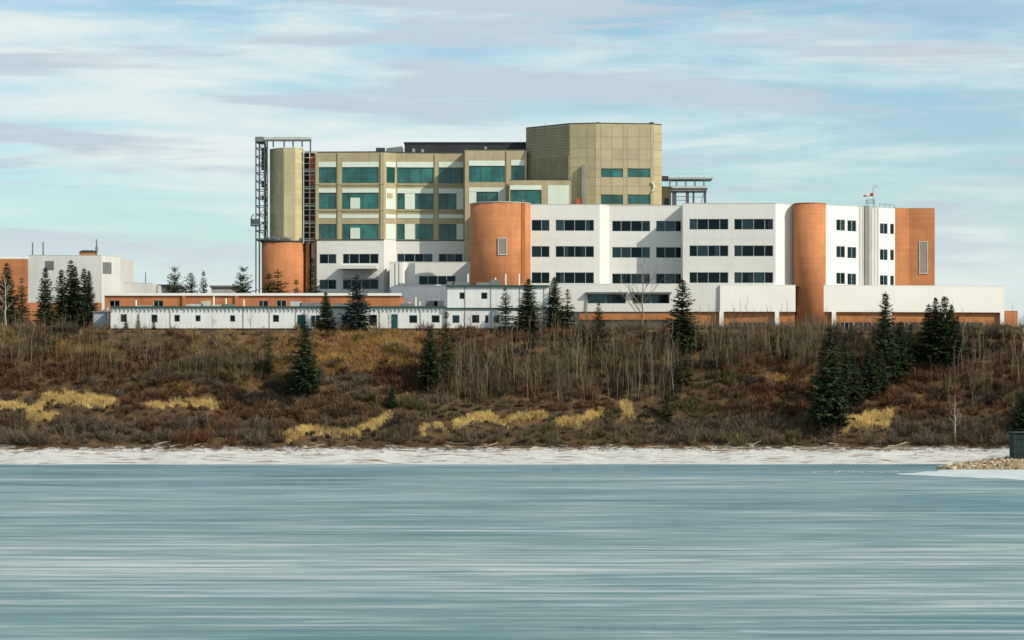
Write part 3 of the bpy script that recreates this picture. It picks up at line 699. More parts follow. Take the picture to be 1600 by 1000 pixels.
for px, py in ((852, 190),): part(MB().tube([(PX(px, 432), 432, ZH - .2), (PX(px, 432), 432, PZ(py - 2, 428))], [.04, .03], 6), 'antenna', M_steel, TB)
part(MB().sbox(sgD1, sgD1.u(910), sgD1.u(916), PZ(319, 422), PZ(254, 422), .05, .75), 'vent_duct', M_louvre, TB)
part(MB().sbox(sgD1, sgD1.u(901.5), sgD1.u(908), PZ(319, 422), PZ(307.5, 422), .05, .9), 'orange_hood', M_orange, TB)
ar = [(1017.0, 281), (1020.5, 284), (1021.5, 289), (1020, 294), (1017.5, 297)]
part(MB().tube([sgD2.pt(sgD2.u(a), PZ(b, 422.5), .25) for a, b in ar], [.13] * 5, 8), 'bent_pipe', M_greenwhite, TB, True)
# block right of the tower
sgX = Seg(1033, 430.5, 1048.5, 430.7); facade(TB, sgX, G0, PZ(291, 429), [(1037, 1046, 309, 321, (), 'glass')], M_tan, cap=(M_trim, .1))
facade(TB, SegXY(tuple(sgX.p1), (sgX.p1.x, 445)), G0, PZ(291, 429), [], M_tan); roof(TB, [tuple(sgX.p0), tuple(sgX.p1), (sgX.p1.x, 445), (sgX.p0.x, 445)], PZ(292, 429))
part(MB().sbox(sgX, 0.1, sgX.len - .1, PZ(281, 430), PZ(273, 430), -2.4, -1.8), 'lintel_beam', M_pent, TB)
# main roofs and back walls
roof(TB, [tuple(sgA.p0), tuple(sgB.p0), tuple(sgC.p0), tuple(sgC.p1), tuple(sgE.p0), (sgD.p0.x + .2, 432.9), (sgD.p0.x + .2, 458), (sgA.p0.x, 458)], ZT - .3)
shell(TB, [(sgD3.p1.x + .5, 450), (sgD3.p1.x + .5, 458), (sgA.p0.x, 458), tuple(sgA.p0)], G0, ZT, M_tan, 0)
roof(TB, [tuple(sgF.p0), tuple(sgF.p1), (sgF.p1.x, 432.2), (sgF.p0.x, 432.2)], zf - .1)

# left end tower: faceted tan shaft on a brick drum
c3 = (PX(443.5, 439), 439.0); r3 = 34.5 * 439 / F; zd = PZ(378, 436)
part(MB().cyl(*c3, r3, G0, zd, 72), 'brick_drum', M_brick, TB, 'wall')
part(MB().cyl(*c3, r3 + .12, zd + .003, zd + .25, 72), 'drum_ledge', M_trim, TB, 'wall')
zt = PZ(231.5, 436)
pts = [(421.5, 438.8), (433, 436.6), (443.5, 435.8), (461, 435.7), (473.5, 437.6)]
for (a, ya), (b, yb) in zip(pts, pts[1:]):
    sg = Seg(a, ya, b, yb); facade(TB, sg, zd + .2, zt, [], M_tany, cap=(M_pale, .08))
    if a == 461:
        py = 240
        while py < 372: panel(TB, sg, 461.4, 473, py, py + 7.6, M_tany, .03); py += 8
    else:
        for p0, p1 in ((236, 270), (270.4, 304), (304.4, 338), (338.4, 371)): panel(TB, sg, a + .4, b - .4, p0, p1, M_tany, .03)
s0 = Seg(*pts[0], *pts[1]); s4 = Seg(*pts[3], *pts[4])
facade(TB, SegXY((s0.p0.x + .2, 445), tuple(s0.p0)), zd - 2, zt, [], M_tany); facade(TB, SegXY(tuple(s4.p1), (s4.p1.x, 445)), zd - 2, zt, [], M_tany)
roof(TB, [(PX(a, y), y) for a, y in pts] + [(s4.p1.x, 445), (s0.p0.x + .2, 445)], zt - .1)
# stair core between shaft and block
cx0, cx1 = PX(474, 440), PX(494.5, 440)
part(MB().box(cx0, cx1, 440, 446, G0, PZ(239, 440)), 'stair_core', M_brick2, TB)
part(MB().box(PX(485.5, 438), PX(492.5, 438), 437.6, 438.2, PZ(290, 438), PZ(244, 438)), 'orange_board', M_orange, TB)
st = MB()
for k in range(15):
    zz = PZ(247 + k * 9, 438); st.box(PX(474.5, 438), PX(493.5, 438), 437.2, 437.3, zz - .05, zz + .05)
    if k % 3 == 2: st.box(PX(474.5, 438), PX(493.5, 438), 437.3, 439.9, zz - .45, zz - .2)
for px in (475, 484.5, 493.5): st.box(PX(px, 438) - .08, PX(px, 438) + .08, 437.12, 437.28, zd - .2, PZ(236, 438))
part(st, 'stair_rail', M_pale, TB)
bk = MB()
for k in range(7):
    zz = PZ(248 + k * 18.5, 439); bk.box(PX(475, 439), PX(484, 439), 439.0, 439.9, zz - 1.1, zz)
part(bk, 'stair_flight', M_pent, TB)
part(MB().box(PX(473, 438), PX(494, 438), 437.1, 440, PZ(240, 438), PZ(237, 438)), 'core_roof', M_pale, TB)
part(MB().box(PX(478.5, 438), PX(484, 438), 437.2, 440, G0, zd), 'brick_pier', M_brick2, TB); part(MB().box(PX(487, 438), PX(491.5, 438), 437.5, 440, G0, zd), 'pale_pier', M_pale, TB)
part(MB().box(PX(492, 438), PX(497, 438), 436.4, 440, G0, zd + 1), 'brick_pier', M_brick2, TB)

# scaffold round the left end tower
SC = thing('steel_scaffold', 'dark steel hoist scaffold standing against the tan end tower', 'scaffold', (PX(408, 440), 438, G0))
ya, yb = 437.0, 441.5; zt2 = PZ(219, 438); zl = PZ(374, 438)
fr = MB()
for px in (400.8, 406.5, 414, 418.5):
    fr.beam((PX(px, 438), ya, G0 + .1 if px in (400.8, 406.5) else zl), (PX(px, 438), ya, zt2), .2); 
for px in (402, 412): fr.beam((PX(px, 438), yb, G0 + .1), (PX(px, 438), yb, zt2), .22)
part(fr, 'upright', M_steeld, SC)
hz = MB(); py = 219
lv_ = []
while py < 378:
    zz = PZ(py, 438); lv_.append(zz)
    hz.beam((PX(400, 438), ya, zz), (PX(420, 438), ya, zz), .14); hz.beam((PX(401, 438), yb, zz), (PX(413, 438), yb, zz), .12); hz.beam((PX(401, 438), ya, zz), (PX(401, 438), yb, zz), .12); hz.beam((PX(412, 438), ya, zz), (PX(412, 438), yb, zz), .12); py += 12.9
part(hz, 'ledger', M_steeld, SC)
dg = MB()
for k, (a, b) in enumerate(zip(lv_, lv_[1:])):
    x0, x1 = PX(406.5, 438), PX(418.5, 438)
    dg.beam((x0 if k % 2 else x1, ya - .02, a), (x1 if k % 2 else x0, ya - .02, b), .10)
part(dg, 'brace', M_steeld, SC)
tb = MB(); z1 = PZ(216, 438)
tb.box(PX(400, 438), PX(487.5, 438), ya - .5, ya - .1, PZ(222, 438), PZ(219.6, 438)); tb.box(PX(400, 438), PX(413, 438), ya - .6, yb, PZ(222.4, 438), PZ(215, 438))
part(tb, 'top_beam', M_steel, SC); part(MB().box(PX(413.5, 438), PX(487.5, 438), ya - .6, ya + .3, PZ(219.5, 438), PZ(215.5, 438)), 'top_rail', M_pale, SC)
pt_ = MB()
for px in (428, 445, 459, 473, 486): pt_.beam((PX(px, 438), ya - .3, PZ(240 if px > 474 else 231, 438)), (PX(px, 438), ya - .3, PZ(222, 438)), .22)
part(pt_, 'post', M_steeld, SC)
pk = MB()
for px, a, b in ((411, 232, 266), (416.5, 230, 268), (411, 284, 293), (416.5, 288, 292), (411.5, 306, 312), (416.5, 309, 316), (416.5, 331, 337), (412, 347, 350), (416.5, 352, 358)):
    pk.box(PX(px - 2, 438), PX(px + 2, 438), ya + .3, ya + 1.2, PZ(b, 438), PZ(a, 438))
part(pk, 'hoist_cladding', M_pent, SC)
cg = MB(); cg.box(PX(393, 437), PX(408, 437), ya - 1.8, ya - .2, PZ(354, 437), PZ(352, 437)); cg.box(PX(393, 437), PX(393.7, 437), ya - 1.8, ya - .2, PZ(352, 437), PZ(342, 437)); cg.box(PX(394, 437), PX(407.6, 437), ya - 1.7, ya - 1.6, PZ(351.5, 437), PZ(343, 437))
cg.beam((PX(393, 437), ya - 1, PZ(342, 437)), (PX(397, 437), ya - 1, PZ(335, 437)), .15); part(cg, 'hoist_cage', M_steeld, SC)
part(MB().box(PX(401, 438), PX(421, 438), ya - .2, yb, PZ(376, 438), PZ(374, 438)), 'landing', M_steeld, SC)
# planks and rubble on the drum ledge
pl = MB()
for k in range(26):
    a = -math.pi / 2 + random.uniform(-1.0, 1.0); p = Vector((c3[0] + math.cos(a) * (r3 - .1), c3[1] + math.sin(a) * (r3 - .1), zd + .25)); h = random.uniform(.2, .6)
    d = Vector((random.uniform(-1, 1), random.uniform(-.2, .2), 0)); pl.beam(p - d * .3 + Vector((0, 0, .12)), p + d * .4 + Vector((0, 0, h)), random.uniform(.12, .3))
tag(pl.build('ledge_rubble', M_steel, None), 'loose dark rubble and offcuts along the brick drum ledge', 'rubble', kind='stuff')

# steel roof platform to the right of the tower
SP_ = thing('steel_platform', 'open steel roof platform on posts beside the tan tower', 'platform', (PX(1080, 430), 430, ZW - .5))
y0, y1 = 428.6, 432.5
for nm, a, b, c, d, m_ in (('deck', 1046, 1113, 277.5, 280, M_pale), ('upper_beam', 1046, 1112, 280.2, 281.6, M_steel), ('lower_deck', 1049, 1105, 291.5, 295, M_pale), ('lower_beam', 1052, 1104, 295.2, 297, M_pent), ('deck_edge', 1049, 1104, 297.3, 299.5, M_steel)):
    part(MB().box(PX(a, 430), PX(b, 430), y0, y1, PZ(d, 430), PZ(c, 430)), nm, m_, SP_)
rl = MB(); rl.box(PX(1046, 430), PX(1112, 430), y0, y0 + .06, PZ(273.3, 430), PZ(272.6, 430))
for px in range(1047, 1113, 13): rl.box(PX(px, 430) - .03, PX(px, 430) + .03, y0, y0 + .06, PZ(277.4, 430), PZ(273, 430))
part(rl, 'hand_rail', M_pale, SP_)
for px in (1046, 1056.5, 1070.5, 1085, 1099): part(MB().box(PX(px, 430) - .12, PX(px, 430) + .12, y0 + .2, y0 + .5, PZ(291.4, 430), PZ(281.8, 430)), 'hanger_post', M_steel, SP_)
for px, w in ((1053, .35), (1073.5, .25), (1083, .15), (1101, .18)): part(MB().box(PX(px, 430) - w, PX(px, 430) + w, y0 + .3, y0 + .7, ZW - .48, PZ(299.6, 430)), 'post', M_steeld, SP_)
ds = MB(); ds.beam((PX(1090, 430), y0 + .4, ZW - .4), (PX(1099, 430), y0 + .4, PZ(303, 430)), .12); ds.beam((PX(1057, 430), y0 + .5, PZ(308, 430)), (PX(1072, 430), y0 + .5, PZ(308, 430)), .12); ds.beam((PX(1057, 430), y0 + .5, PZ(313.5, 430)), (PX(1072, 430), y0 + .5, PZ(313.5, 430)), .1); ds.beam((PX(1077, 430), y0 + .5, PZ(308.5, 430)), (PX(1099, 430), y0 + .5, PZ(308.5, 430)), .08)
part(ds, 'brace', M_steel, SP_)

# ------------------------------------------------------------------ long brick building behind the trailers
BB = thing('long_brick_building', 'low orange brick building with a white roof fascia behind the white trailers', 'building', (PX(395, 402), 402, G0))
sgb = Seg(163.5, 402, 626, 402.2); zb_ = PZ(458, 402)
facade(BB, sgb, G0, zb_ - .4, [(171, 187, 469.5, 479, (179,)), (240, 255, 469.5, 479, (247.5,)), (404, 419, 470, 479, (411,)), (432, 447, 469.5, 479, (439.5,))], M_brick, curt=.25)
part(MB().sbox(sgb, -.15, sgb.len + .15, zb_ - .397, zb_, -.4, .25), 'fascia', M_white2, BB)
facade(BB, SegXY((sgb.p0.x, 414), tuple(sgb.p0)), G0, zb_ - .4, [], M_brick); facade(BB, SegXY(tuple(sgb.p1), (sgb.p1.x, 414)), G0, zb_ - .4, [], M_brick)
roof(BB, [tuple(sgb.p0), tuple(sgb.p1), (sgb.p1.x, 414), (sgb.p0.x, 414)], zb_ - .2); shell(BB, [(sgb.p1.x, 414), (sgb.p0.x, 414)], G0, zb_ - .4, M_brick, 0)
for px in (287.5, 370): part(MB().sbox(sgb, sgb.u(px) - .25, sgb.u(px) + .25, G0, zb_ - .42, .003, .3), 'brick_pilaster', M_brick, BB)
# parked white pieces on the trailer roofs are vents, built with the trailers below

# ------------------------------------------------------------------ white flat roofed building at the left
LB = thing('white_service_building', 'white flat-roofed building with grey louvres and a brick end behind dark spruces', 'building', (PX(110, 416), 416, G0))
sl1 = Seg(-60, 414, 43, 414); facade(LB, sl1, G0, PZ(404.5, 414), [], M_brick, cap=(M_white2, .35))
sl3 = Seg(43, 414.3, 159, 415); sl4 = Seg(159, 415, 188, 417.5); zl1 = PZ(399.5, 415)
facade(LB, sl3, G0 + 5.2, zl1, [], M_greywall, cap=(M_pale, .08)); facade(LB, sl4, G0, zl1, [], M_greywall, cap=(M_pale, .08)); facade(LB, sl3, G0, G0 + 5.197, [], M_brick)
facade(LB, SegXY(tuple(sl4.p1), (sl4.p1.x, 432)), G0, zl1, [], M_greywall); roof(LB, [tuple(sl1.p0), tuple(sl1.p1), tuple(sl3.p0), tuple(sl4.p0), tuple(sl4.p1), (sl4.p1.x, 432), (sl1.p0.x, 432)], PZ(405.5, 415))
for sg, a, b, c, d in ((sl3, 71, 84.5, 407.5, 421.5), (sl4, 160.5, 174, 409.5, 427.5)):
    u0, u1, z0, z1 = sg.rect(a, b, c, d); lvo = part(MB().sbox(sg, u0, u1, z0, z1, .003, .05), 'louvre', M_louvre, LB)
    for k in range(6): uu = u0 + (u1 - u0) * (k + .2) / 6; part(MB().sbox(sg, uu, uu + (u1 - u0) * .1, z0 + .05, z1 - .05, .052, .12), 'slat', M_steel, lvo)
sl5 = Seg(186, 420, 237, 420.5); facade(LB, sl5, G0, PZ(442, 420), [], M_greywall, cap=(M_pale, .06)); facade(LB, SegXY(tuple(sl5.p1), (sl5.p1.x, 432)), G0, PZ(442, 420), [], M_greywall); roof(LB, [tuple(sl5.p0), tuple(sl5.p1), (sl5.p1.x, 432), (sl5.p0.x, 432)], PZ(443, 420))
for px, a in ((51, 379), (67.5, 378), (151, 374)):
    part(MB().tube([(PX(px, 420), 420, PZ(406, 420)), (PX(px, 420), 420, PZ(a, 420))], [.13, .11], 8), 'flue_pipe', M_steel, LB)
part(MB().tube([(PX(227.5, 424), 424, PZ(444, 424)), (PX(227.5, 424), 424, PZ(425, 424))], [.1, .06], 8), 'flue_pipe', M_steel, LB)
part(MB().tube([(PX(151, 420), 420, PZ(394, 420)), (PX(151, 420), 420, PZ(386, 420))], [.22, .22], 8), 'flue_collar', M_steel, LB)
part(MB().box(PX(124, 419), PX(146, 419), 419, 422, PZ(402, 419), PZ(394, 419)), 'roof_cabinet', M_brick2, LB); part(MB().box8([(PX(123, 419), 418.9, PZ(393.9, 419)), (PX(147, 419), 418.9, PZ(393.9, 419)), (PX(147, 419), 422, PZ(393.9, 419)), (PX(123, 419), 422, PZ(393.9, 419)), (PX(128, 419), 418.9, PZ(391, 419)), (PX(146, 419), 418.9, PZ(391, 419)), (PX(146, 419), 422, PZ(391, 419)), (PX(128, 419), 422, PZ(391, 419))]), 'cabinet_lid', M_trim, LB)
# far low buildings
def far_shed(px0, px1, py, Y, m, label, roofm=M_steel):
    r = thing('far_building', label, 'building', (PX((px0 + px1) / 2, Y), Y, G0)); sg = Seg(px0, Y, px1, Y)
    facade(r, sg, G0, PZ(py + 3, Y), [], m); part(MB().sbox(sg, -.3, sg.len + .3, PZ(py + 2.9, Y), PZ(py, Y), -10, .3), 'roof', roofm, r); part(MB().sbox(sg, .05, sg.len - .05, G0, PZ(py + 3, Y), -9.5, -.4), 'back_wall', m, r)
far_shed(236, 262, 444.5, 450, M_concrete, 'small pale far building with grey roof between brick roof and service building')
far_shed(256, 282, 446, 470, M_bluegrey, 'blue-grey far building left of the lone pines behind the brick roof')
far_shed(330, 372, 446, 480, M_concrete, 'pale far building with dark roof panels between two background pines')

# ------------------------------------------------------------------ trailers along the bank top
def trailer(label, px0, px1, Y, tops, wins, doors=(), seams=(), trim=M_green, vents=(), pipes=(), fm=M_trailer, low=513):
    r = thing('portable_trailer', label, 'trailer', (PX((px0 + px1) / 2, Y), Y, G0), 'white portable buildings')
    sg = Seg(px0, Y, px1, Y); zt = PZ(tops, Y); z0 = PZ(low, Y)
    facade(r, sg, z0, zt, wins, fm, curt=.25)
    part(MB().sbox(sg, .1, sg.len - .1, G0, z0 - .003, -8, -.15), 'skirting', M_skirt, r)
    facade(r, SegXY((sg.p0.x, Y + 8.5), tuple(sg.p0)), z0, zt, [], fm); facade(r, SegXY(tuple(sg.p1), (sg.p1.x, Y + 8.5)), z0, zt, [], fm)
    shell(r, [(sg.p1.x, Y + 8.5), (sg.p0.x, Y + 8.5)], z0, zt, fm, 0)
    part(MB().sbox(sg, .005, sg.len - .005, zt + .003, zt + .28, -8.8, .28), 'roof', trim, r)
    for px in seams: u = sg.u(px); part(MB().sbox(sg, u - .06, u + .06, z0, zt - .05, .003, .06), 'corner_strip', M_louvre, r)
    for a, b, c, d in doors:
        dd = panel(r, sg, a, b, c, d, M_door, .07, 'door'); u0, u1, q0, q1 = sg.rect(a, b, c, d); part(MB().sbox(sg, u1 - .2, u1 - .1, (q0 + q1) / 2 - .1, (q0 + q1) / 2, .071, .14), 'handle', M_pale, dd)
    if tops > 475:
        bd = MB(); u = .3       # eave brackets
        while u < sg.len - .2: bd.sbox(sg, u, u + .08, zt - .45, zt - .02, .003, .2); u += .6
        part(bd, 'eave_bracket', M_trailer, r)
    for px, py, w in vents: part(MB().box(PX(px, Y + 3) - w, PX(px, Y + 3) + w, Y + 3, Y + 4, zt + .28, PZ(py, Y + 3)), 'roof_unit', M_steel if random.random() < .6 else M_pale, r)
    for px, py in pipes: part(MB().tube([(PX(px, Y + 4), Y + 4, zt + .2), (PX(px, Y + 4), Y + 4, PZ(py, Y + 4))], [.11, .11], 8), 'vent_pipe', M_white2, r)
    return r
trailer('leftmost white trailer with grey windows beside the grey shed', 173, 286, 386.0, 481.5, [(188, 198, 491, 503.5), (236, 246, 491.5, 504), (272, 281, 492, 503)], seams=(266,), vents=((224, 477.5, 1.1),), pipes=((212.5, 469),))
trailer('smooth white trailer with dark green roof edge and two small square windows', 286.0, 372, 386.0, 481.5, [(305, 313.5, 492.5, 502.5), (359, 367.5, 492.5, 503)], vents=((304, 475, 1.2), (321, 470, .6), (340, 476, .8), (356, 475, .9)), pipes=((334, 463), (353, 466)))
TC = trailer('long white trailer with green door and dark square windows behind two big spruces', 372.0, 696.5, 386.0, 481.5,
        [(426, 436, 492, 503.5), (485.5, 500, 493, 511, (493,)), (533.5, 548, 493, 511), (576, 589, 492, 510), (639, 652, 492.5, 505), (674, 687, 492.5, 504.5)],
        doors=((612, 621.5, 491, 512.5), (465, 477, 492, 513)), seams=(380, 421, 462, 593, 657), vents=((462, 471, .8), (492, 473, 2.2), (546, 474, 2.4), (636, 474, 1.0), (674, 470, .9), (686, 470, .7)), pipes=((381, 468), (649.5, 464), (656, 471), (640, 472)))
TD = trailer('two-storey white trailer block with small dark windows below the brick cylinder', 696.8, 858, 385.6, 448.5,
        [(717.5, 727, 457, 467.5), (751.5, 761.5, 457, 467.5), (706.5, 718, 492.5, 505), (737, 749, 492, 505), (757.5, 763.5, 492.5, 505), (771, 780, 493, 505)],
        seams=(698.5, 726.5, 767, 812, 850), vents=((704, 440, .5), (720, 441, 1.2), (755, 441, 1.0), (774, 437, .7)), pipes=((731, 428), (790, 428), (811, 428), (774, 434)))
sg = Seg(697.2, 385.6, 858, 385.6)
part(MB().sbox(sg, -.05, sg.len + .05, PZ(483, 385.6), PZ(480.8, 385.6), .003, .22), 'storey_band', M_green, TD)
gs = thing('grey_shed', 'small grey shed with white post at the end of the trailers', 'shed', (PX(160, 388), 388, G0)); sg = Seg(146, 388, 166, 388)
facade(gs, sg, G0, PZ(488, 388), [], M_bluegrey); part(MB().sbox(sg, -.2, sg.len + .2, PZ(488, 388) + .003, PZ(486.5, 388), -4, .2), 'roof', M_steel, gs); part(MB().sbox(sg, .05, sg.len - .05, G0, PZ(488, 388), -3.8, -.4), 'back_wall', M_bluegrey, gs); part(MB().sbox(sg, sg.len + .1, sg.len + .4, G0, PZ(480, 388), -.2, .1), 'post', M_pale, gs)
# ------------------------------------------------------------------ plants
def jit(c, v, n): return np.clip(np.asarray(c)[None, :] * (1 + rng.uniform(-v, v, (n, 1))) * (1 + rng.uniform(-v * .3, v * .3, (n, 3))), 0, 1)

def spruce_mesh(seed, h=10.0, r=1.5, whorls=46, per=7, col=(0.034, 0.050, 0.024), gap=0.1, base=0.04, blunt=0.75, sprig=0.62):
    """crown of many drooping needle sprays + trunk; returns two meshes, base at z = 0."""
    q = np.random.default_rng(seed); T = []; K = []
    for i in range(whorls):
        f = (i + q.uniform(-.4, .4)) / whorls; z = h * (base + (0.985 - base) * max(0, f))
        if q.random() < gap: continue
        rad = r * (1 - max(0, f)) ** blunt * q.uniform(.72, 1.12) * min(1, .55 + f * 4) + 0.10
        n = max(3, int(per * (1 - .35 * f)))
        a0 = q.uniform(0, 6.28)
        for k in range(n):
            a = a0 + 6.283 * (k + q.uniform(-.4, .4)) / n; L_ = rad * q.uniform(.6, 1.15)
            droop = -0.32 + .75 * f + q.uniform(-.12, .12)
            out = np.array([math.cos(a), math.sin(a), 0]); lat = np.array([-math.sin(a), math.cos(a), 0])
            tone = np.array(col) * q.uniform(.55, 1.6) * np.array([q.uniform(.85, 1.2), 1, q.uniform(.8, 1.15)])
            m = max(3, int(L_ / .14))
            for t in range(m):
                s = (t + q.uniform(.2, 1)) / m; p = out * L_ * s + np.array([0, 0, z + droop * L_ * s + .18 * L_ * s * s])
                for side in (-1, 1, 0):
                    if q.random() < .10: continue
                    d = out * q.uniform(.3, .9) + lat * side * q.uniform(.5, 1.0) + np.array([0, 0, q.uniform(-.55, .15)])
                    d /= np.linalg.norm(d); ln = sprig * q.uniform(.5, 1.15) * (.55 + .45 * (1 - f)); w = ln * .42
                    e = np.cross(d, [q.uniform(-1, 1), q.uniform(-1, 1), 1.2]); e /= np.linalg.norm(e) + 1e-6
                    T.append((p - e * w * .5, p + e * w * .5, p + d * ln)); K.append(tone * q.uniform(.75, 1.3))
    for k in range(10):      # leader
        a = q.uniform(0, 6.28); p = np.array([0, 0, h * q.uniform(.93, .985)]); d = np.array([math.cos(a) * .5, math.sin(a) * .5, .7]); e = np.array([-math.sin(a), math.cos(a), 0])
        T.append((p - e * .06, p + e * .06, p + d * .3)); K.append(np.array(col))
    V = np.array(T).reshape(-1, 3); FC = np.arange(len(V)).reshape(-1, 3); cc = np.repeat(np.array(K), 3, 0)
    cr = np_mesh('crown', V, FC, 3, M_leaf, cc)
    mb = MB(); mb.tube([(0, 0, -.4), (0, 0, h * .35), (0.03, .02, h * .7), (0, 0, h * .99)], [h * .017, h * .012, h * .006, .015], 7)
    tm = bpy.data.meshes.new('trunk'); tm.from_pydata(mb.v, [], mb.f); tm.materials.append(M_bark); tm.update()
    return cr, tm
SPR = {
 'n': [spruce_mesh(s, 10, 2.15, 54, 9, gap=.07) for s in (1, 2, 3)],
 'w': [spruce_mesh(s, 10, 2.7, 54, 10, gap=.06, blunt=.8) for s in (4, 5, 6)],
 's': [spruce_mesh(s, 10, 2.0, 38, 7, gap=.18, col=(.034, .046, .024)) for s in (7, 8)],     # sparse
 'o': [spruce_mesh(s, 10, 1.9, 40, 7, gap=.14, col=(.070, .074, .028)) for s in (9, 10)],    # olive
 'b': [spruce_mesh(s, 10, 2.9, 48, 9, gap=.05, col=(.040, .058, .052), blunt=.7) for s in (12,)],       # bluish, broad
 'p': [spruce_mesh(s, 10, 2.8, 34, 9, gap=.10, col=(.042, .052, .024), blunt=.5, base=.1) for s in (13, 14)],  # roundish pine
}
SCOUNT = {}
def spruce(px, ptop, pbase, kind, label, Y=None, wid=1.0, group=None, name='spruce_tree', cat='tree'):
    if Y is None:
        x, y, z, ok = ground_hit([px], [pbase]); x, y, z = float(x[0]), float(y[0]), float(z[0])
    else:
        y = Y; x = PX(px, y); z = float(Hf(x, y))
    h = PZ(ptop, y) - z
    i = SCOUNT.get(kind, 0); SCOUNT[kind] = i + 1; cr, tm = SPR[kind][i % len(SPR[kind])]
    r = thing(name, label, cat, (x, y, z - .05), group); r.rotation_euler = (R(random.uniform(-1.2, 1.2)), R(random.uniform(-1.2, 1.2)), random.uniform(0, 6.28)); s = h / 10.0
    r.scale = (s * wid, s * wid, s)
    link('crown', cr, r); link('trunk', tm, r); return r
GS = 'spruces along the bank'
# behind the long brick building
for a in [(275, 415, 0, 'p', 'tallest of the three lone pines behind the brick roof', 425, .75), (300, 425, 0, 'p', 'small middle pine of the three behind the brick roof', 426, .75),
          (320, 421, 0, 's', 'thin ragged pine beside the small middle pine behind the brick roof', 426, .8), (377, 415, 0, 'p', 'dark round-topped pine alone against the sky left of the brick drum', 424, .85),
          (418, 424, 0, 'o', 'left olive pine in front of the brick drum under the scaffold', 422, 1.3), (434, 419, 0, 'o', 'taller olive pine in front of the middle of the brick drum', 422, 1.5),
          (464, 434, 0, 'o', 'short olive pine in front of the right edge of the brick drum', 421, 1.0), (487, 400, 0, 's', 'thin dark spruce standing against the brick pier beside the drum', 424, .8)]:
    spruce(a[0], a[1], a[2], a[3], a[4], Y=a[5], wid=a[6], group='pines behind the brick building')
# left group
for a in [(10, 409, 'n', 'dark spruce behind the pale bare tree before the brick end wall', 393, 1.15), (35, 430, 'o', 'dull olive spruce between the bare tree and the dark spruce clump', 392, 1.0),
          (71, 416, 'n', 'dark spruce standing just apart from the tight clump at the service building', 391, .95), (97, 419, 'n', 'outermost spruce of the tight clump, next to the one standing apart', 392, 1.0),
          (110, 405, 'n', 'tallest spruce of the tight clump before the white service building', 393, 1.05), (119, 414, 'n', 'slim spruce right behind the tallest of the tight clump', 395, .8),
          (130, 417, 'n', 'spruce of the tight clump under the brick roof cabinet', 391.5, .95), (138, 421, 'w', 'broad spruce of the tight clump nearest the grey shed', 391, .7)]:
    spruce(a[0], a[1], 0, a[2], a[3], Y=a[4], wid=a[5], group='spruces by the service building')
# in front of the trailers
for a in [(196.5, 489, 'o', 'little fir in front of the first trailer window', 384.9, 1.0), (216, 484, 'o', 'little thin fir between the first two trailer windows', 384.7, .9), (240, 497, 'o', 'tiny squat fir under the second trailer window', 384.6, 1.6),
          (510, 455, 'w', 'dark blackish spruce in front of the long trailer beside the bluish one', 383.6, 1.1), (559, 428, 'b', 'broad bluish spruce in front of the long trailer under the canopy', 383.8, 1.15),
          (790, 447, 's', 'sparse spruce left of the darkest one in front of the two-storey trailer', 381.4, 1.25), (824, 434, 'w', 'large dark spruce in front of the two-storey trailer end', 382.2, 1.2),
          (866, 431, 'w', 'neat spruce against the white wing right of the two-storey trailer', 386, 1.1), (886, 450, 's', 'short spruce beside the neat one against the white wing', 387, 1.35)]:
    spruce(a[0], a[1], 0, a[2], a[3], Y=a[4], wid=a[5], group='spruces before the trailers')
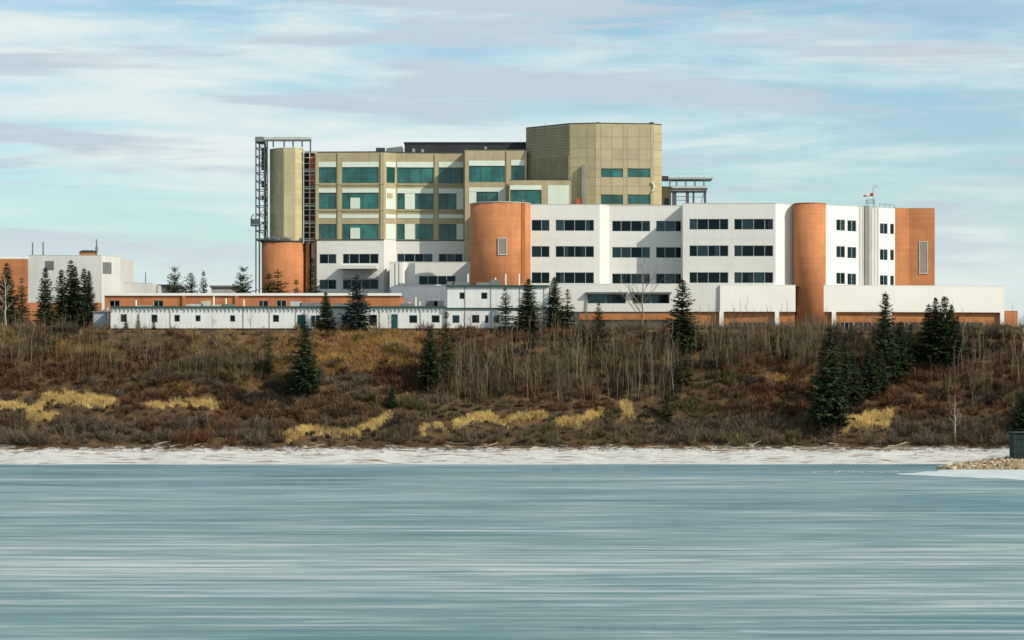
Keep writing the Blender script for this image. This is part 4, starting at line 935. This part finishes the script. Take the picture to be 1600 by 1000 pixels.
# on the bank
for a in [(477, 499, 615, 'n', 'tall green spruce on the bank below the black spruce', 1.15), (421, 513, 585, 'o', 'thin olive spruce on the grassy bank left of the tall green one', .85),
          (672, 511, 607, 'n', 'dark spruce on the bank left of the lighter pointed one', 1.25), (697, 484, 600, 'o', 'lighter pointed spruce on the bank reaching above the trailer windows', .95),
          (935, 470, 545, 's', 'open-branched spruce in front of the orange band of the white wing', 1.2), (908, 497, 532, 'b', 'small bluish spruce before the orange band', 1.0),
          (1065, 434, 550, 'n', 'tall dark spruce in front of the white wing podium', 1.35), (1072, 540, 602, 'o', 'olive spruce just below the tall dark one on the bank', 1.2),
          (1042, 602, 655, 'o', 'low bushy olive spruce on the lower bank', 1.3), (612, 598, 638, 'w', 'small spruce in the brush at mid slope', .9), (1130, 543, 578, 'o', 'short yellowish spruce among the saplings below the podium', 1.1),
          (1296, 508, 672, 'n', 'biggest dark spruce low on the bank below the slim brick cylinder', 1.1), (1318, 530, 640, 'n', 'spruce touching the biggest dark one', 1.05), (1382, 455, 598, 'n', 'tall pointed spruce rising above the podium windows', .95),
          (1358, 530, 622, 'n', 'lower spruce between the pointed one and the biggest dark one', 1.1), (1376, 545, 618, 'n', 'spruce growing at the foot of the tall pointed one', 1.0), (1408, 500, 592, 'n', 'mid-height spruce just right of the tall pointed one', 1.15),
          (1450, 474, 566, 'n', 'dark spruce on the near edge of the dense clump before the podium', 1.25), (1463, 463, 572, 'w', 'tallest dark spruce in the dense clump before the podium', .8),
          (1475, 461, 574, 'n', 'middle dark spruce in the dense clump before the podium', 1.2), (1488, 474, 572, 'w', 'bushy dark spruce closing the dense clump on the column side', .85),
          (1594, 612, 690, 'w', 'dark spruce on the lower bank behind the gravel spit', 1.0), (1476, 590, 628, 'o', 'small olive spruce in the brush below the dense clump', 1.2), (1435, 520, 560, 's', 'small spruce tucked under the dense clump', 1.3),
          (1609, 585, 692, 'w', 'dark spruce hanging over the roof of the green shed', 1.0), (1648, 560, 680, 'n', 'spruce beyond the gravel spit shed', 1.1), (1334, 548, 632, 'n', 'spruce filling the gap behind the biggest dark one', 1.1), (1284, 560, 655, 's', 'ragged spruce leaning on the outer side of the biggest dark one', 1.2),
          (1424, 505, 575, 'n', 'narrow spruce between the mid-height one and the dense clump', 1.0), (1497, 492, 572, 's', 'ragged spruce at the outer foot of the dense clump', 1.2), (1010, 560, 600, 's', 'small dark spruce hidden among the aspens below the orange band', 1.2), (760, 545, 590, 's', 'small dark spruce hidden among the aspens below the two-storey trailer', 1.2), (1545, 580, 620, 'o', 'small olive spruce on the reddish slope near the pale straight tree', 1.1),
          (1225, 610, 660, 'o', 'faint bushy spruce on the lower slope below the slim cylinder', .9)]:
    spruce(*a[:5], wid=a[5], group=GS)

# ---- bare trees
def tube_np(P, rad, n, T, base):
    pass
def bare_tree(seed, h, r0, levels, spread, col, nb=5, up=.6, trunk_frac=.9, start=.3, one=False):
    """(trunk mesh, branch mesh): tapered tubes, one continuous trunk and forking limbs."""
    q = np.random.default_rng(seed); tr = MB(); br = MB()
    pts = [Vector((0, 0, -.3))]; rad = [r0]; n = 7
    for k in range(1, n + 1):
        t = k / n; pts.append(Vector((q.uniform(-1, 1) * h * .012 * k ** .5, q.uniform(-1, 1) * h * .012 * k ** .5, h * trunk_frac * t))); rad.append(max(.008, r0 * (1 - t) ** .8 + .006))
    tr.tube(pts, rad, 5)
    def limb(p, d, ln, r, lv):
        q1 = p + d * ln * .5 + Vector((0, 0, ln * .04)); q2 = q1 + (d + Vector((0, 0, .22))).normalized() * ln * .5
        br.tube([p, q1, q2], [r, r * .7, r * .25], 3, cap=False)
        if lv > 0:
            for k in range(nb):
                s = q.uniform(.25, 1); pp = p.lerp(q1, s * 2) if s < .5 else q1.lerp(q2, s * 2 - 1)
                dd = (d + Vector((q.uniform(-1, 1), q.uniform(-1, 1), q.uniform(-.2, .9))) * .75).normalized(); limb(pp, dd, ln * q.uniform(.35, .6), r * .5, lv - 1)
    m = int(9 + 4 * levels)
    for k in range(m):
        t = start + (1 - start) * (k + q.uniform(0, .8)) / m; j = min(n - 1, int(t * n)); p = pts[j].lerp(pts[j + 1], t * n - j) if j < n else pts[-1]
        a = q.uniform(0, 6.28); d = Vector((math.cos(a), math.sin(a), up + .5 * t)).normalized()
        limb(p, d, h * spread * (1.15 - t) * q.uniform(.7, 1.2), max(.012, r0 * .45 * (1.1 - t)), levels)
    out = []
    if one:
        b0 = len(tr.v); tr.v += br.v; tr.f += [tuple(i + b0 for i in f) for f in br.f]; br = None
    for nm, mb in (('trunk', tr), ('branches', br)):
        if mb is None: continue
        V = np.array([tuple(v) for v in mb.v]); me = bpy.data.meshes.new(nm); me.from_pydata([tuple(v) for v in mb.v], [], mb.f)
        a = me.color_attributes.new('tone', 'FLOAT_COLOR', 'POINT'); c = np.ones((len(V), 4), np.float32); c[:, :3] = np.array(col) * (1.0 if nm == 'trunk' else .8) * q.uniform(.85, 1.15, (len(V), 1)); a.data.foreach_set('color', c.ravel())
        me.materials.append(M_tone); me.update(); out.append(me)
    return out
def place_bare(proto, px, pbase, ptop, label, group, h0, Y=None, name='bare_tree'):
    if Y is None:
        x, y, z, ok = ground_hit([px], [pbase]); x, y, z = float(x[0]), float(y[0]), float(z[0])
    else: y = Y; x = PX(px, y); z = float(Hf(x, y))
    s = (PZ(ptop, y) - z) / h0
    t = link(name, proto[0]); t.location = (x, y, z); tl = 4 if name == 'bare_sapling' else .8; t.rotation_euler = (R(random.gauss(0, tl)), R(random.gauss(0, tl)), random.uniform(0, 6.28)); t.scale = (s, s, s)
    tag(t, label, 'tree', group); 
    if len(proto) > 1: link('branches', proto[1], t)
    return t
big = bare_tree(101, 11, .14, 2, .38, (.23, .19, .14), nb=5, up=.9, start=.15)
sm = bare_tree(102, 5, .07, 2, .32, (.22, .17, .12), nb=4, up=.8, start=.2)
pale = bare_tree(103, 9, .13, 2, .22, (.42, .38, .31), nb=4, up=.7, start=.3)
place_bare(big, 1003, 0, 398, 'tall wide-crowned bare tree in front of the white wing', None, 11, Y=397)
place_bare(sm, 607, 0, 480, 'small bare tree beside the green trailer door', None, 5, Y=384.8)
place_bare(sm, 332, 0, 488, 'small bare bush tree in front of the smooth trailer', None, 5, Y=384.6)
place_bare(sm, 392, 0, 486, 'small bare tree at the seam of the long trailer', None, 5, Y=384.4)
place_bare(sm, 735, 0, 484, 'small bare tree before the lower windows of the two-storey trailer', None, 5, Y=384.3)
place_bare(pale, 8, 0, 418, 'pale-barked bare tree before the brick end wall', None, 9, Y=388)
place_bare(pale, 1493, 692, 608, 'pale straight bare tree on the low shore right of the grass hollow', None, 9)
place_bare(pale, 1600, 560, 470, 'pale bare tree beyond the brick annex', None, 9)
place_bare(big, 845, 535, 468, 'bare tree among the dark spruces at the two-storey trailer end', None, 11)
place_bare(sm, 1290, 0, 478, 'bare shrub tree in front of the slim brick cylinder', None, 5, Y=386)

ASP = [bare_tree(200 + k, 6, .033, 1, .17, c, nb=3, up=1.3, start=.3, one=True) for k, c in enumerate([(.20, .155, .085), (.22, .175, .10), (.165, .13, .08), (.18, .145, .09), (.15, .118, .072), (.13, .10, .072), (.22, .185, .12)])]
ZONES = [  # (count, x range, base rows, height range in px, label)
 (58, (62, 425), (552, 596), (34, 66), 'slender tan bare sapling on the grassy bank below the first trailers'),
 (78, (688, 1060), (578, 630), (40, 105), 'slender tan bare aspen in the dense stand below the two-storey trailer'),
 (34, (800, 1060), (545, 582), (40, 75), 'thin grey bare aspen in the stand just under the orange band'),
 (46, (1085, 1300), (530, 572), (40, 78), 'thin grey-brown bare sapling below the podium beside the slim brick cylinder'),
 (28, (1480, 1640), (535, 640), (50, 95), 'thin bare sapling on the bank right of the dense spruce clump'),
 (14, (-30, 62), (560, 590), (45, 90), 'thin bare sapling below the brick end wall'),
]
for n, (xa, xb), (ya_, yb_), (ha, hb), lab in ZONES:
    g = 'saplings: ' + lab.split(' bare ')[1]
    for k in range(n):
        px = random.uniform(xa, xb); pb = random.uniform(ya_, yb_); ht = random.uniform(ha, hb)
        place_bare(random.choice(ASP), px, pb, pb - ht, lab, g, 5.4, name='bare_sapling')

# ---- uncountable growth: brush, thickets, dry grass
def sprays(P, Hh, n, lean, width, cols, var=.35, fork=2):
    """P (k,3) shrub feet; each shrub n upright blades with forks, as thin triangles."""
    k = len(P); B = np.repeat(P, n, 0); h = np.repeat(Hh, n) * rng.uniform(.45, 1.05, k * n); a = rng.uniform(0, 6.283, k * n); l = rng.uniform(.1, 1, k * n) * lean
    B = B + np.stack([np.cos(a), np.sin(a), 0 * a], -1) * (rng.uniform(0, .35, (k * n, 1)) * np.repeat(Hh, n)[:, None])
    tip = B + np.stack([np.cos(a) * l * h, np.sin(a) * l * h, h], -1)
    b2 = rng.uniform(0, 6.283, k * n); e = np.stack([np.cos(b2), np.sin(b2), 0 * b2], -1) * (width * rng.uniform(.6, 1.3, (k * n, 1)))
    cb = np.repeat(cols, n, 0) * rng.uniform(1 - var, 1 + var, (k * n, 1))
    Vs = [np.stack([B - e - [0, 0, .15], B + e - [0, 0, .15], tip], 1)]; Cs = [cb]
    for f in range(fork):
        s = rng.uniform(.3, .85, (k * n, 1)); p = B + (tip - B) * s; c = rng.uniform(0, 6.283, k * n); ln = (h * rng.uniform(.2, .45, k * n))[:, None]
        d = np.stack([np.cos(c) * .7, np.sin(c) * .7, rng.uniform(.2, 1, k * n)], -1)
        Vs.append(np.stack([p - e * .6, p + e * .6, p + d * ln], 1)); Cs.append(cb * rng.uniform(.85, 1.2, (k * n, 1)))
    V = np.concatenate(Vs).reshape(-1, 3); cc = np.repeat(np.concatenate(Cs), 3, 0)
    return V, cc
def domes(P, Hh, n, width, cols):
    """rounded leafless shrubs: twigs fanning out from the foot over a half ball, each with a fork."""
    k = len(P); m = k * n; B = np.repeat(P, n, 0); h = np.repeat(Hh, n); a = rng.uniform(0, 6.283, m); el = np.arcsin(rng.uniform(.12, 1, m)); r = h * rng.uniform(.75, 1.08, m)
    sx = np.repeat(rng.uniform(.8, 1.5, k), n)
    D = np.stack([np.cos(a) * np.cos(el) * sx, np.sin(a) * np.cos(el) * sx, np.sin(el)], -1); s0 = rng.uniform(.15, .6, (m, 1))
    p0 = B + D * r[:, None] * s0; tip = B + D * r[:, None] + np.stack([0 * a, 0 * a, r * .12], -1)
    b2 = rng.uniform(0, 6.283, m); e = np.stack([np.cos(b2), np.sin(b2), rng.uniform(-.4, .4, m)], -1) * (width * rng.uniform(.6, 1.3, (m, 1)))
    cb = np.repeat(cols, n, 0) * rng.uniform(.75, 1.25, (m, 1)); Vs = [np.stack([p0 - e, p0 + e, tip], 1)]; Cs = [cb]
    q = p0 + (tip - p0) * rng.uniform(.2, .7, (m, 1)); d = D * .4 + rng.uniform(-.6, .6, (m, 3)) + np.array([0, 0, .35])
    Vs.append(np.stack([q - e * .7, q + e * .7, q + d * (r * .38)[:, None]], 1)); Cs.append(cb * rng.uniform(.8, 1.25, (m, 1)))
    return np.concatenate(Vs).reshape(-1, 3), np.repeat(np.concatenate(Cs), 3, 0)
def stuff(name, label, cat, V, cc, m):
    o = link(name, np_mesh(name, V, np.arange(len(V)).reshape(-1, 3), 3, m, np.clip(cc, 0, 1))); tag(o, label, cat, kind='stuff'); return o
def inside(px, py, ells):
    w = np.full(len(px), -1e9)
    for cx, cy, rx, ry in ells: w = np.maximum(w, 1 - ((px - cx) / rx) ** 2 - ((py - cy) / ry) ** 2)
    return w
LINES = [([(-60, 636), (0, 633), (42, 637)], 6), ([(48, 652), (60, 634), (75, 622), (105, 622), (140, 628), (182, 629)], 9), ([(45, 656), (85, 652)], 6), ([(232, 635), (290, 631), (348, 636)], 5),
 ([(450, 686), (478, 672), (520, 677), (560, 675), (590, 663), (606, 652)], 7), ([(655, 673), (700, 668), (730, 657), (760, 652), (790, 663), (825, 649), (852, 652)], 7), ([(872, 662), (905, 657), (942, 644)], 7), ([(976, 626), (983, 655)], 7), ([(1312, 672), (1345, 656), (1392, 648)], 9), ([(1345, 668), (1388, 662)], 6), ([(1640, 655), (1690, 650)], 7)]
YEL = []
for pl_, th in LINES:
    for (x0, y0), (x1, y1) in zip(pl_, pl_[1:]):
        m = max(2, int(abs(x1 - x0) + abs(y1 - y0)) // 7)
        for k in range(m):
            t = (k + random.random()) / m; YEL.append((x0 + (x1 - x0) * t, y0 + (y1 - y0) * t + random.uniform(-1.5, 1.5), random.uniform(6, 11), th * random.uniform(.75, 1.4)))
GOLD = [(560, 552, 95, 36), (620, 535, 50, 22), (500, 560, 40, 26), (402, 600, 16, 20), (440, 570, 20, 45), (130, 545, 60, 16), (1215, 592, 24, 6), (1260, 575, 30, 5), (185, 566, 20, 4), (280, 605, 30, 10)]
def sample(n, x0, x1, y0, y1):
    return rng.uniform(x0, x1, n), rng.uniform(y0, y1, n)
ccol = {'brown': (.135, .083, .045), 'red': (.140, .068, .038), 'purple': (.105, .072, .058), 'grey': (.145, .11, .075), 'dark': (.055, .043, .034), 'tan': (.235, .165, .080), 'olive': (.115, .098, .045)}
def zone_cols(px, py):
    n1 = fbm(px / 110.0, py / 38.0, 71, 3); n2 = fbm(px / 150.0 + 9, py / 45.0, 81, 3); k = len(px); out = np.tile(np.array(ccol['brown']), (k, 1))
    out[n1 < .40] = ccol['dark']; out[(n1 > .52) & (n1 < .57)] = ccol['purple']; out[n1 > .58] = ccol['grey']; out[(n2 > .56)] = ccol['red']
    out[(n2 < .40) & (n1 > .45)] = ccol['olive']
    st = (py > 662) & (fbm(px / 50, py / 14, 161, 3) > .42); out[st] = np.array(ccol['grey']) * .95
    right = (px > 1130) & (py > 560) & (py < 650) & (fbm(px / 60, py / 25, 141, 3) > .5); out[right] = ccol['red']
    top = (py < 560) & (px < 660) & (fbm(px / 60, py / 20, 151, 3) > .46); out[top] = ccol['tan']
    return out * rng.uniform(.85, 1.15, (k, 1))
px, py = sample(5200, -230, 1830, 514, 697)
keep = (inside(px, py, YEL) < rng.uniform(-.1, 1.6, len(px)) * .35) & (inside(px, py, GOLD) < rng.uniform(-.1, .9, len(px))) & ~((py < 540) & (px > 170) & (px < 700) & (rng.random(len(px)) < .75))
keep &= ~((py < 525) & (px > 1080)) | (rng.random(len(px)) < .35)
px, py = px[keep], py[keep]; X, Y, Z, ok = ground_hit(px, py); px, py, X, Y, Z = (v[ok] for v in (px, py, X, Y, Z))
hh = rng.uniform(.55, 1.5, len(px)) ** 1.2 * np.where(py > 662, 1.25, 1) * np.where((px > 690) & (px < 1060) & (py > 625), .6, 1)
hh = np.where(inside(px, py - 13, [(x_, y_, rx_ * 1.4, ry_ * 2.0) for x_, y_, rx_, ry_ in YEL]) > 0, hh * .4, hh)
V, cc = domes(np.stack([X, Y, Z], -1), hh, 84, .045, zone_cols(px, py))
stuff('brush', 'dense leafless brown and reddish brush covering the lake bank', 'brush', V, cc, M_tone)
# thicket of saplings too many to count
px, py = [], []
for n, x0, x1, y0, y1 in ((620, 690, 1062, 550, 632), (200, 50, 430, 540, 600), (300, 1075, 1320, 524, 580), (180, 1480, 1700, 525, 640), (200, -200, 60, 525, 600), (200, 1090, 1600, 514, 526), (800, -200, 1800, 670, 697)):
    a, b = sample(n, x0, x1, y0, y1); px.append(a); py.append(b)
px = np.concatenate(px) + rng.normal(0, 14, sum(map(len, px))); py = np.concatenate(py) + rng.normal(0, 4, len(px)); kp = (fbm(px / 45, py / 20, 111, 3) > .42) & (py < 697); px, py = px[kp], py[kp]
X, Y, Z, ok = ground_hit(px, py); X, Y, Z, px, py = X[ok], Y[ok], Z[ok], px[ok], py[ok]
cs = np.where(rng.random((len(px), 1)) < .55, np.array([[.165, .128, .072]]), np.array([[.11, .086, .058]])) * rng.uniform(.8, 1.2, (len(px), 1))
V, cc = sprays(np.stack([X, Y, Z], -1), np.where(py > 665, rng.uniform(.8, 2.4, len(px)), np.where(py < 532, rng.uniform(1.0, 2.6, len(px)), rng.uniform(1.6, 5.2, len(px)))), 6, .14, .028, cs, fork=5)
stuff('thicket', 'thicket of thin upright bare stems filling between the aspens', 'thicket', V, cc, M_tone)
n = 1500; px = np.concatenate([rng.uniform(1075, 1640, 900), rng.uniform(860, 1075, 330), rng.uniform(-120, 168, 270)]); Y = np.concatenate([rng.uniform(384, 399, 900), rng.uniform(384, 401, 330), rng.uniform(383, 396, 270)])
kp = fbm(px / 26, Y / 5, 131, 3) > .40; px, Y = px[kp], Y[kp]; X = PX(px, Y); n = len(px)
V, cc = domes(np.stack([X, Y, Hf(X, Y)], -1), rng.uniform(.4, 1.25, n), 50, .032, jit((.135, .105, .07), .3, n)); V2, c2_ = sprays(np.stack([X, Y, Hf(X, Y)], -1)[::2], rng.uniform(.8, 3.9, len(X[::2])), 6, .2, .024, jit((.16, .125, .085), .25, len(X[::2])), fork=5)
stuff('crest_brush', 'leafless grey-brown brush along the bank crest before the white podium', 'brush', np.concatenate([V, V2]), np.concatenate([cc, c2_]), M_tone)
# dry grass
def grass(ells, n, col, h, name, label, w=.03, edge=.0):
    px, py = [], []
    for cx, cy, rx, ry in ells:
        m = int(n * rx * ry / 600); a = rng.uniform(0, 6.283, m); r = np.sqrt(rng.uniform(0, 1, m)) * rng.uniform(.8, 1.2, m); px.append(cx + rx * r * np.cos(a)); py.append(cy + ry * r * np.sin(a))
    px = np.concatenate(px); py = np.concatenate(py); kp = fbm(px / 14, py / 6, 91, 3) > edge; px, py = px[kp], py[kp]; X, Y, Z, ok = ground_hit(px, py)
    t = fbm(px / 20, py / 8, 95, 3)[:, None]
    cs = np.array(col)[None] * (.6 + .8 * t) * rng.uniform(.8, 1.2, (len(px), 1))
    V, cc = sprays(np.stack([X, Y, Z], -1)[ok], rng.uniform(h * .35, h * 1.25, ok.sum()), 14, .6, w, cs[ok], var=.2, fork=0)
    return stuff(name, label, 'grass', V, cc, M_grass)
grass(YEL, 330, (.56, .405, .155), .62, 'pale_grass', 'pale yellow dead grass in patches along the foot of the bank', edge=.36)
grass(GOLD, 320, (.34, .20, .062), .55, 'golden_grass', 'golden brown dead grass on the upper bank below the long trailer', edge=.33)
grass([(300, 535, 260, 18), (120, 575, 130, 22), (560, 520, 200, 8), (60, 530, 130, 14), (1200, 565, 120, 40), (330, 590, 120, 26), (560, 625, 200, 26), (870, 615, 200, 16), (1480, 600, 120, 40), (1000, 540, 300, 30)], 34, (.30, .195, .08), .55, 'thin_grass', 'thin brown dead grass scattered over the bank', edge=.46)

# ---- beach: driftwood, debris
for k in range(48):
    px = random.uniform(-60, 1480); s = random.uniform(6.8, 11.2); 
    X = PX(px, 350); Y = float(shore(X)) + s; Z = float(H(X, Y)); L_ = random.uniform(1.0, 4.6); a = random.gauss(0, .3); r = random.uniform(.05, .13)
    d = Vector((math.cos(a), math.sin(a), 0)); p0 = Vector((X, Y, 0)) - d * L_ / 2; p1 = Vector((X, Y, 0)) + d * L_ / 2; pm = Vector((X, Y + random.uniform(-.1, .1), 0))
    zz = lambda p: float(H(p.x, p.y)) + r * .7
    mb = MB(); mb.tube([(p0.x, p0.y, zz(p0)), (pm.x, pm.y, max(zz(pm), (zz(p0) + zz(p1)) / 2) + .03), (p1.x, p1.y, zz(p1) + random.choice((0, 0, 0, .5)))], [r, r * .85, r * .45], 7)
    lg = mb.build('driftwood_log', M_wood, None, (X, Y, Z)); tag(lg, 'bleached driftwood log lying along the snowy beach under the brush', 'log', 'driftwood along the beach')
n = 3000; X = rng.uniform(-105, 105, n); s = np.clip(rng.normal(9.8, 1.5, n), 2, 12); Y = shore(X) + s; Z = H(X, Y)
V, cc = sprays(np.stack([X, Y, Z], -1), rng.uniform(.1, .45, n), 9, 2.2, .035, jit((.16, .11, .07), .4, n), fork=1)
stuff('beach_debris', 'scattered twigs and dead reeds along the top of the snowy beach', 'debris', V, cc, M_tone)

# ---- gravel spit at the right with snow skirt, shed
def spit_h(X, Y):
    ax = (X - PX(1462, 316)) / 9.0; c = 317.0 + .6 * np.sin(X / 3.0); w = np.clip(ax, 0, 1) ** .7 * 5.2 + .01
    t = 1 - ((Y - c) / w) ** 2
    return np.where((ax > 0) & (t > 0), np.sqrt(np.clip(t, 0, 1)) * (.35 + 1.15 * np.clip(ax * .8, 0, 1)) , -.3) + (fbm(X / .9, Y / .9, 55, 3) - .5) * .35
gx_, gy_ = np.meshgrid(np.linspace(PX(1455, 316), PX(1455, 316) + 60, 240), np.linspace(309, 326, 90)); gz_ = spit_h(gx_, gy_) - .05
nx = gx_.shape[1]; ny = gx_.shape[0]; ii, jj = np.meshgrid(np.arange(nx - 1), np.arange(ny - 1)); a = (jj * nx + ii).ravel()
M_spit = mat('spit_gravel', (.30, .22, .13), .95, .35, 1.2, bump=.8, bscale=3.0, fine=.3, stain=((.10, .08, .05), (.8, .8, .8), .8))
sp = link('gravel_spit', np_mesh('gravel_spit', np.stack([gx_, gy_, gz_], -1).reshape(-1, 3), np.stack([a, a + 1, a + nx + 1, a + nx], -1), 4, M_spit, smooth=True)); sp['kind'] = 'structure'
# stones on the spit
T = []; K = []
for k in range(420):
    x = PX(1462, 316) + abs(random.gauss(0, 1)) * 8 + .3; y = 317 - random.uniform(-1.5, 5.4); z = float(spit_h(np.array(x), np.array(y)))
    if z < -.12: continue
    r = random.uniform(.10, .34); pts = [Vector((x, y, z - .03)) + Vector((d[0] * r * random.uniform(.6, 1.3), d[1] * r * random.uniform(.6, 1.2), d[2] * r * random.uniform(.4, .8))) for d in ((1, 0, 0), (-1, 0, 0), (0, 1, 0), (0, -1, 0), (0, 0, 1), (0, 0, -1))]
    c = np.array(random.choice([(.48, .38, .23), (.36, .27, .16), (.20, .16, .11), (.55, .47, .34)])) * random.uniform(.8, 1.2)
    for f in ((0, 2, 4), (2, 1, 4), (1, 3, 4), (3, 0, 4), (2, 0, 5), (1, 2, 5), (3, 1, 5), (0, 3, 5)): T.append([tuple(pts[i]) for i in f]); K.append(c)
V = np.array(T).reshape(-1, 3); stuff('spit_stones', 'loose tan stones heaped along the gravel spit', 'stones', V, np.repeat(np.array(K), 3, 0), M_tone)
n = 260; X = PX(1490, 316) + rng.uniform(0, 22, n); Y = 317.5 + rng.uniform(-1.5, 2.0, n); Z = spit_h(X, Y)
V, cc = sprays(np.stack([X, Y, Z], -1), rng.uniform(.15, .5, n), 16, .9, .025, jit((.27, .19, .10), .3, n), fork=1); stuff('spit_grass', 'dry brown grass along the crest of the gravel spit', 'grass', V, cc, M_grass)
# snow skirt on the ice round the spit and a snow shelf
def sheet(name, fx, m):
    n = 420; xs_ = np.linspace(PX(1395, 300), PX(1395, 300) + 90, n); V = []; 
    for x in xs_:
        lo, hi = fx(x)
        for t in (0, .25, .5, .75, 1): 
            y = lo + (hi - lo) * t; V.append((x, y, .012 + .12 * math.sin(math.pi * t) * min(1, (hi - lo) / 12)))
    a = np.array([[i * 5 + j, (i + 1) * 5 + j, (i + 1) * 5 + j + 1, i * 5 + j + 1] for i in range(n - 1) for j in range(4)])
    o = link(name, np_mesh(name, np.array(V), a, 4, m, smooth=True)); o['kind'] = 'structure'
M_snow = mat('old_snow', (.50, .545, .55), .85, .14, .35, bump=.5, bscale=1.2, stain=((.40, .52, .56), (.15, .06, .1), .6))
x0s = PX(1395, 300)
def skirt(x):
    t = max(0, min(1, (x - x0s) / 11)); w = float(fbm(x / 5.0, 2.0, 61, 4) - .5) * 26
    return (296 - 26 * t ** .8 + w * min(1, t * 2), 297 + 22 * t + float(fbm(x / 1.5, 9.0, 62, 3) - .5) * 6)
sheet('snow_skirt', skirt, M_snow)
sh = thing('green_shed', 'dark green board shed standing on the gravel spit at the water', 'shed', (PX(1600, 317), 317, .9))
xa, xb = PX(1584, 316), PX(1620, 316); z0, z1 = .8, PZ(677, 316)
part(MB().box(xa + .05, xb - .05, 315.9, 319, z0 - .4, z1), 'wall_core', M_shed, sh)
k = 0; x = xa
while x < xb - .2:
    part(MB().box(x, x + .27, 315.84, 315.9, z0 - .3, z1 + random.uniform(-.05, .05)), 'board', M_shed, sh); x += .30
for zz in (.3, .55, .8):
    part(MB().box(xa - .02, xb, 315.79, 315.84, z0 + (z1 - z0) * zz, z0 + (z1 - z0) * zz + .12), 'batten', M_shed, sh)
part(MB().box(xa - .15, xb + .15, 315.6, 319.3, z1 + .06, z1 + .16), 'roof', M_trim, sh)
# row of little ice lumps pushed up along a crack
T = []; K = []
for k in range(46):
    px = 1270 + k * 3.5 + random.uniform(-1, 1); 
    if random.random() < .12: continue
    Y = CAMZ * F / (738 - HZ + random.uniform(-.6, .6)); x = PX(px, Y); r = random.uniform(.05, .12)
    pts = [Vector((x, Y, .03)) + Vector((d[0] * r * random.uniform(.8, 1.6), d[1] * r, d[2] * r * random.uniform(.7, 1.6))) for d in ((1, 0, 0), (-1, 0, 0), (0, 1, 0), (0, -1, 0), (0, 0, 1), (0, 0, -.3))]
    c = np.array((.46, .50, .50) if random.random() < .6 else (.2, .22, .2))
    for f in ((0, 2, 4), (2, 1, 4), (1, 3, 4), (3, 0, 4)): T.append([tuple(pts[i]) for i in f]); K.append(c)
stuff('ice_lumps', 'dotted row of small ice lumps along a crack off the spit', 'ice', np.array(T).reshape(-1, 3), np.repeat(np.array(K), 3, 0), M_tone)
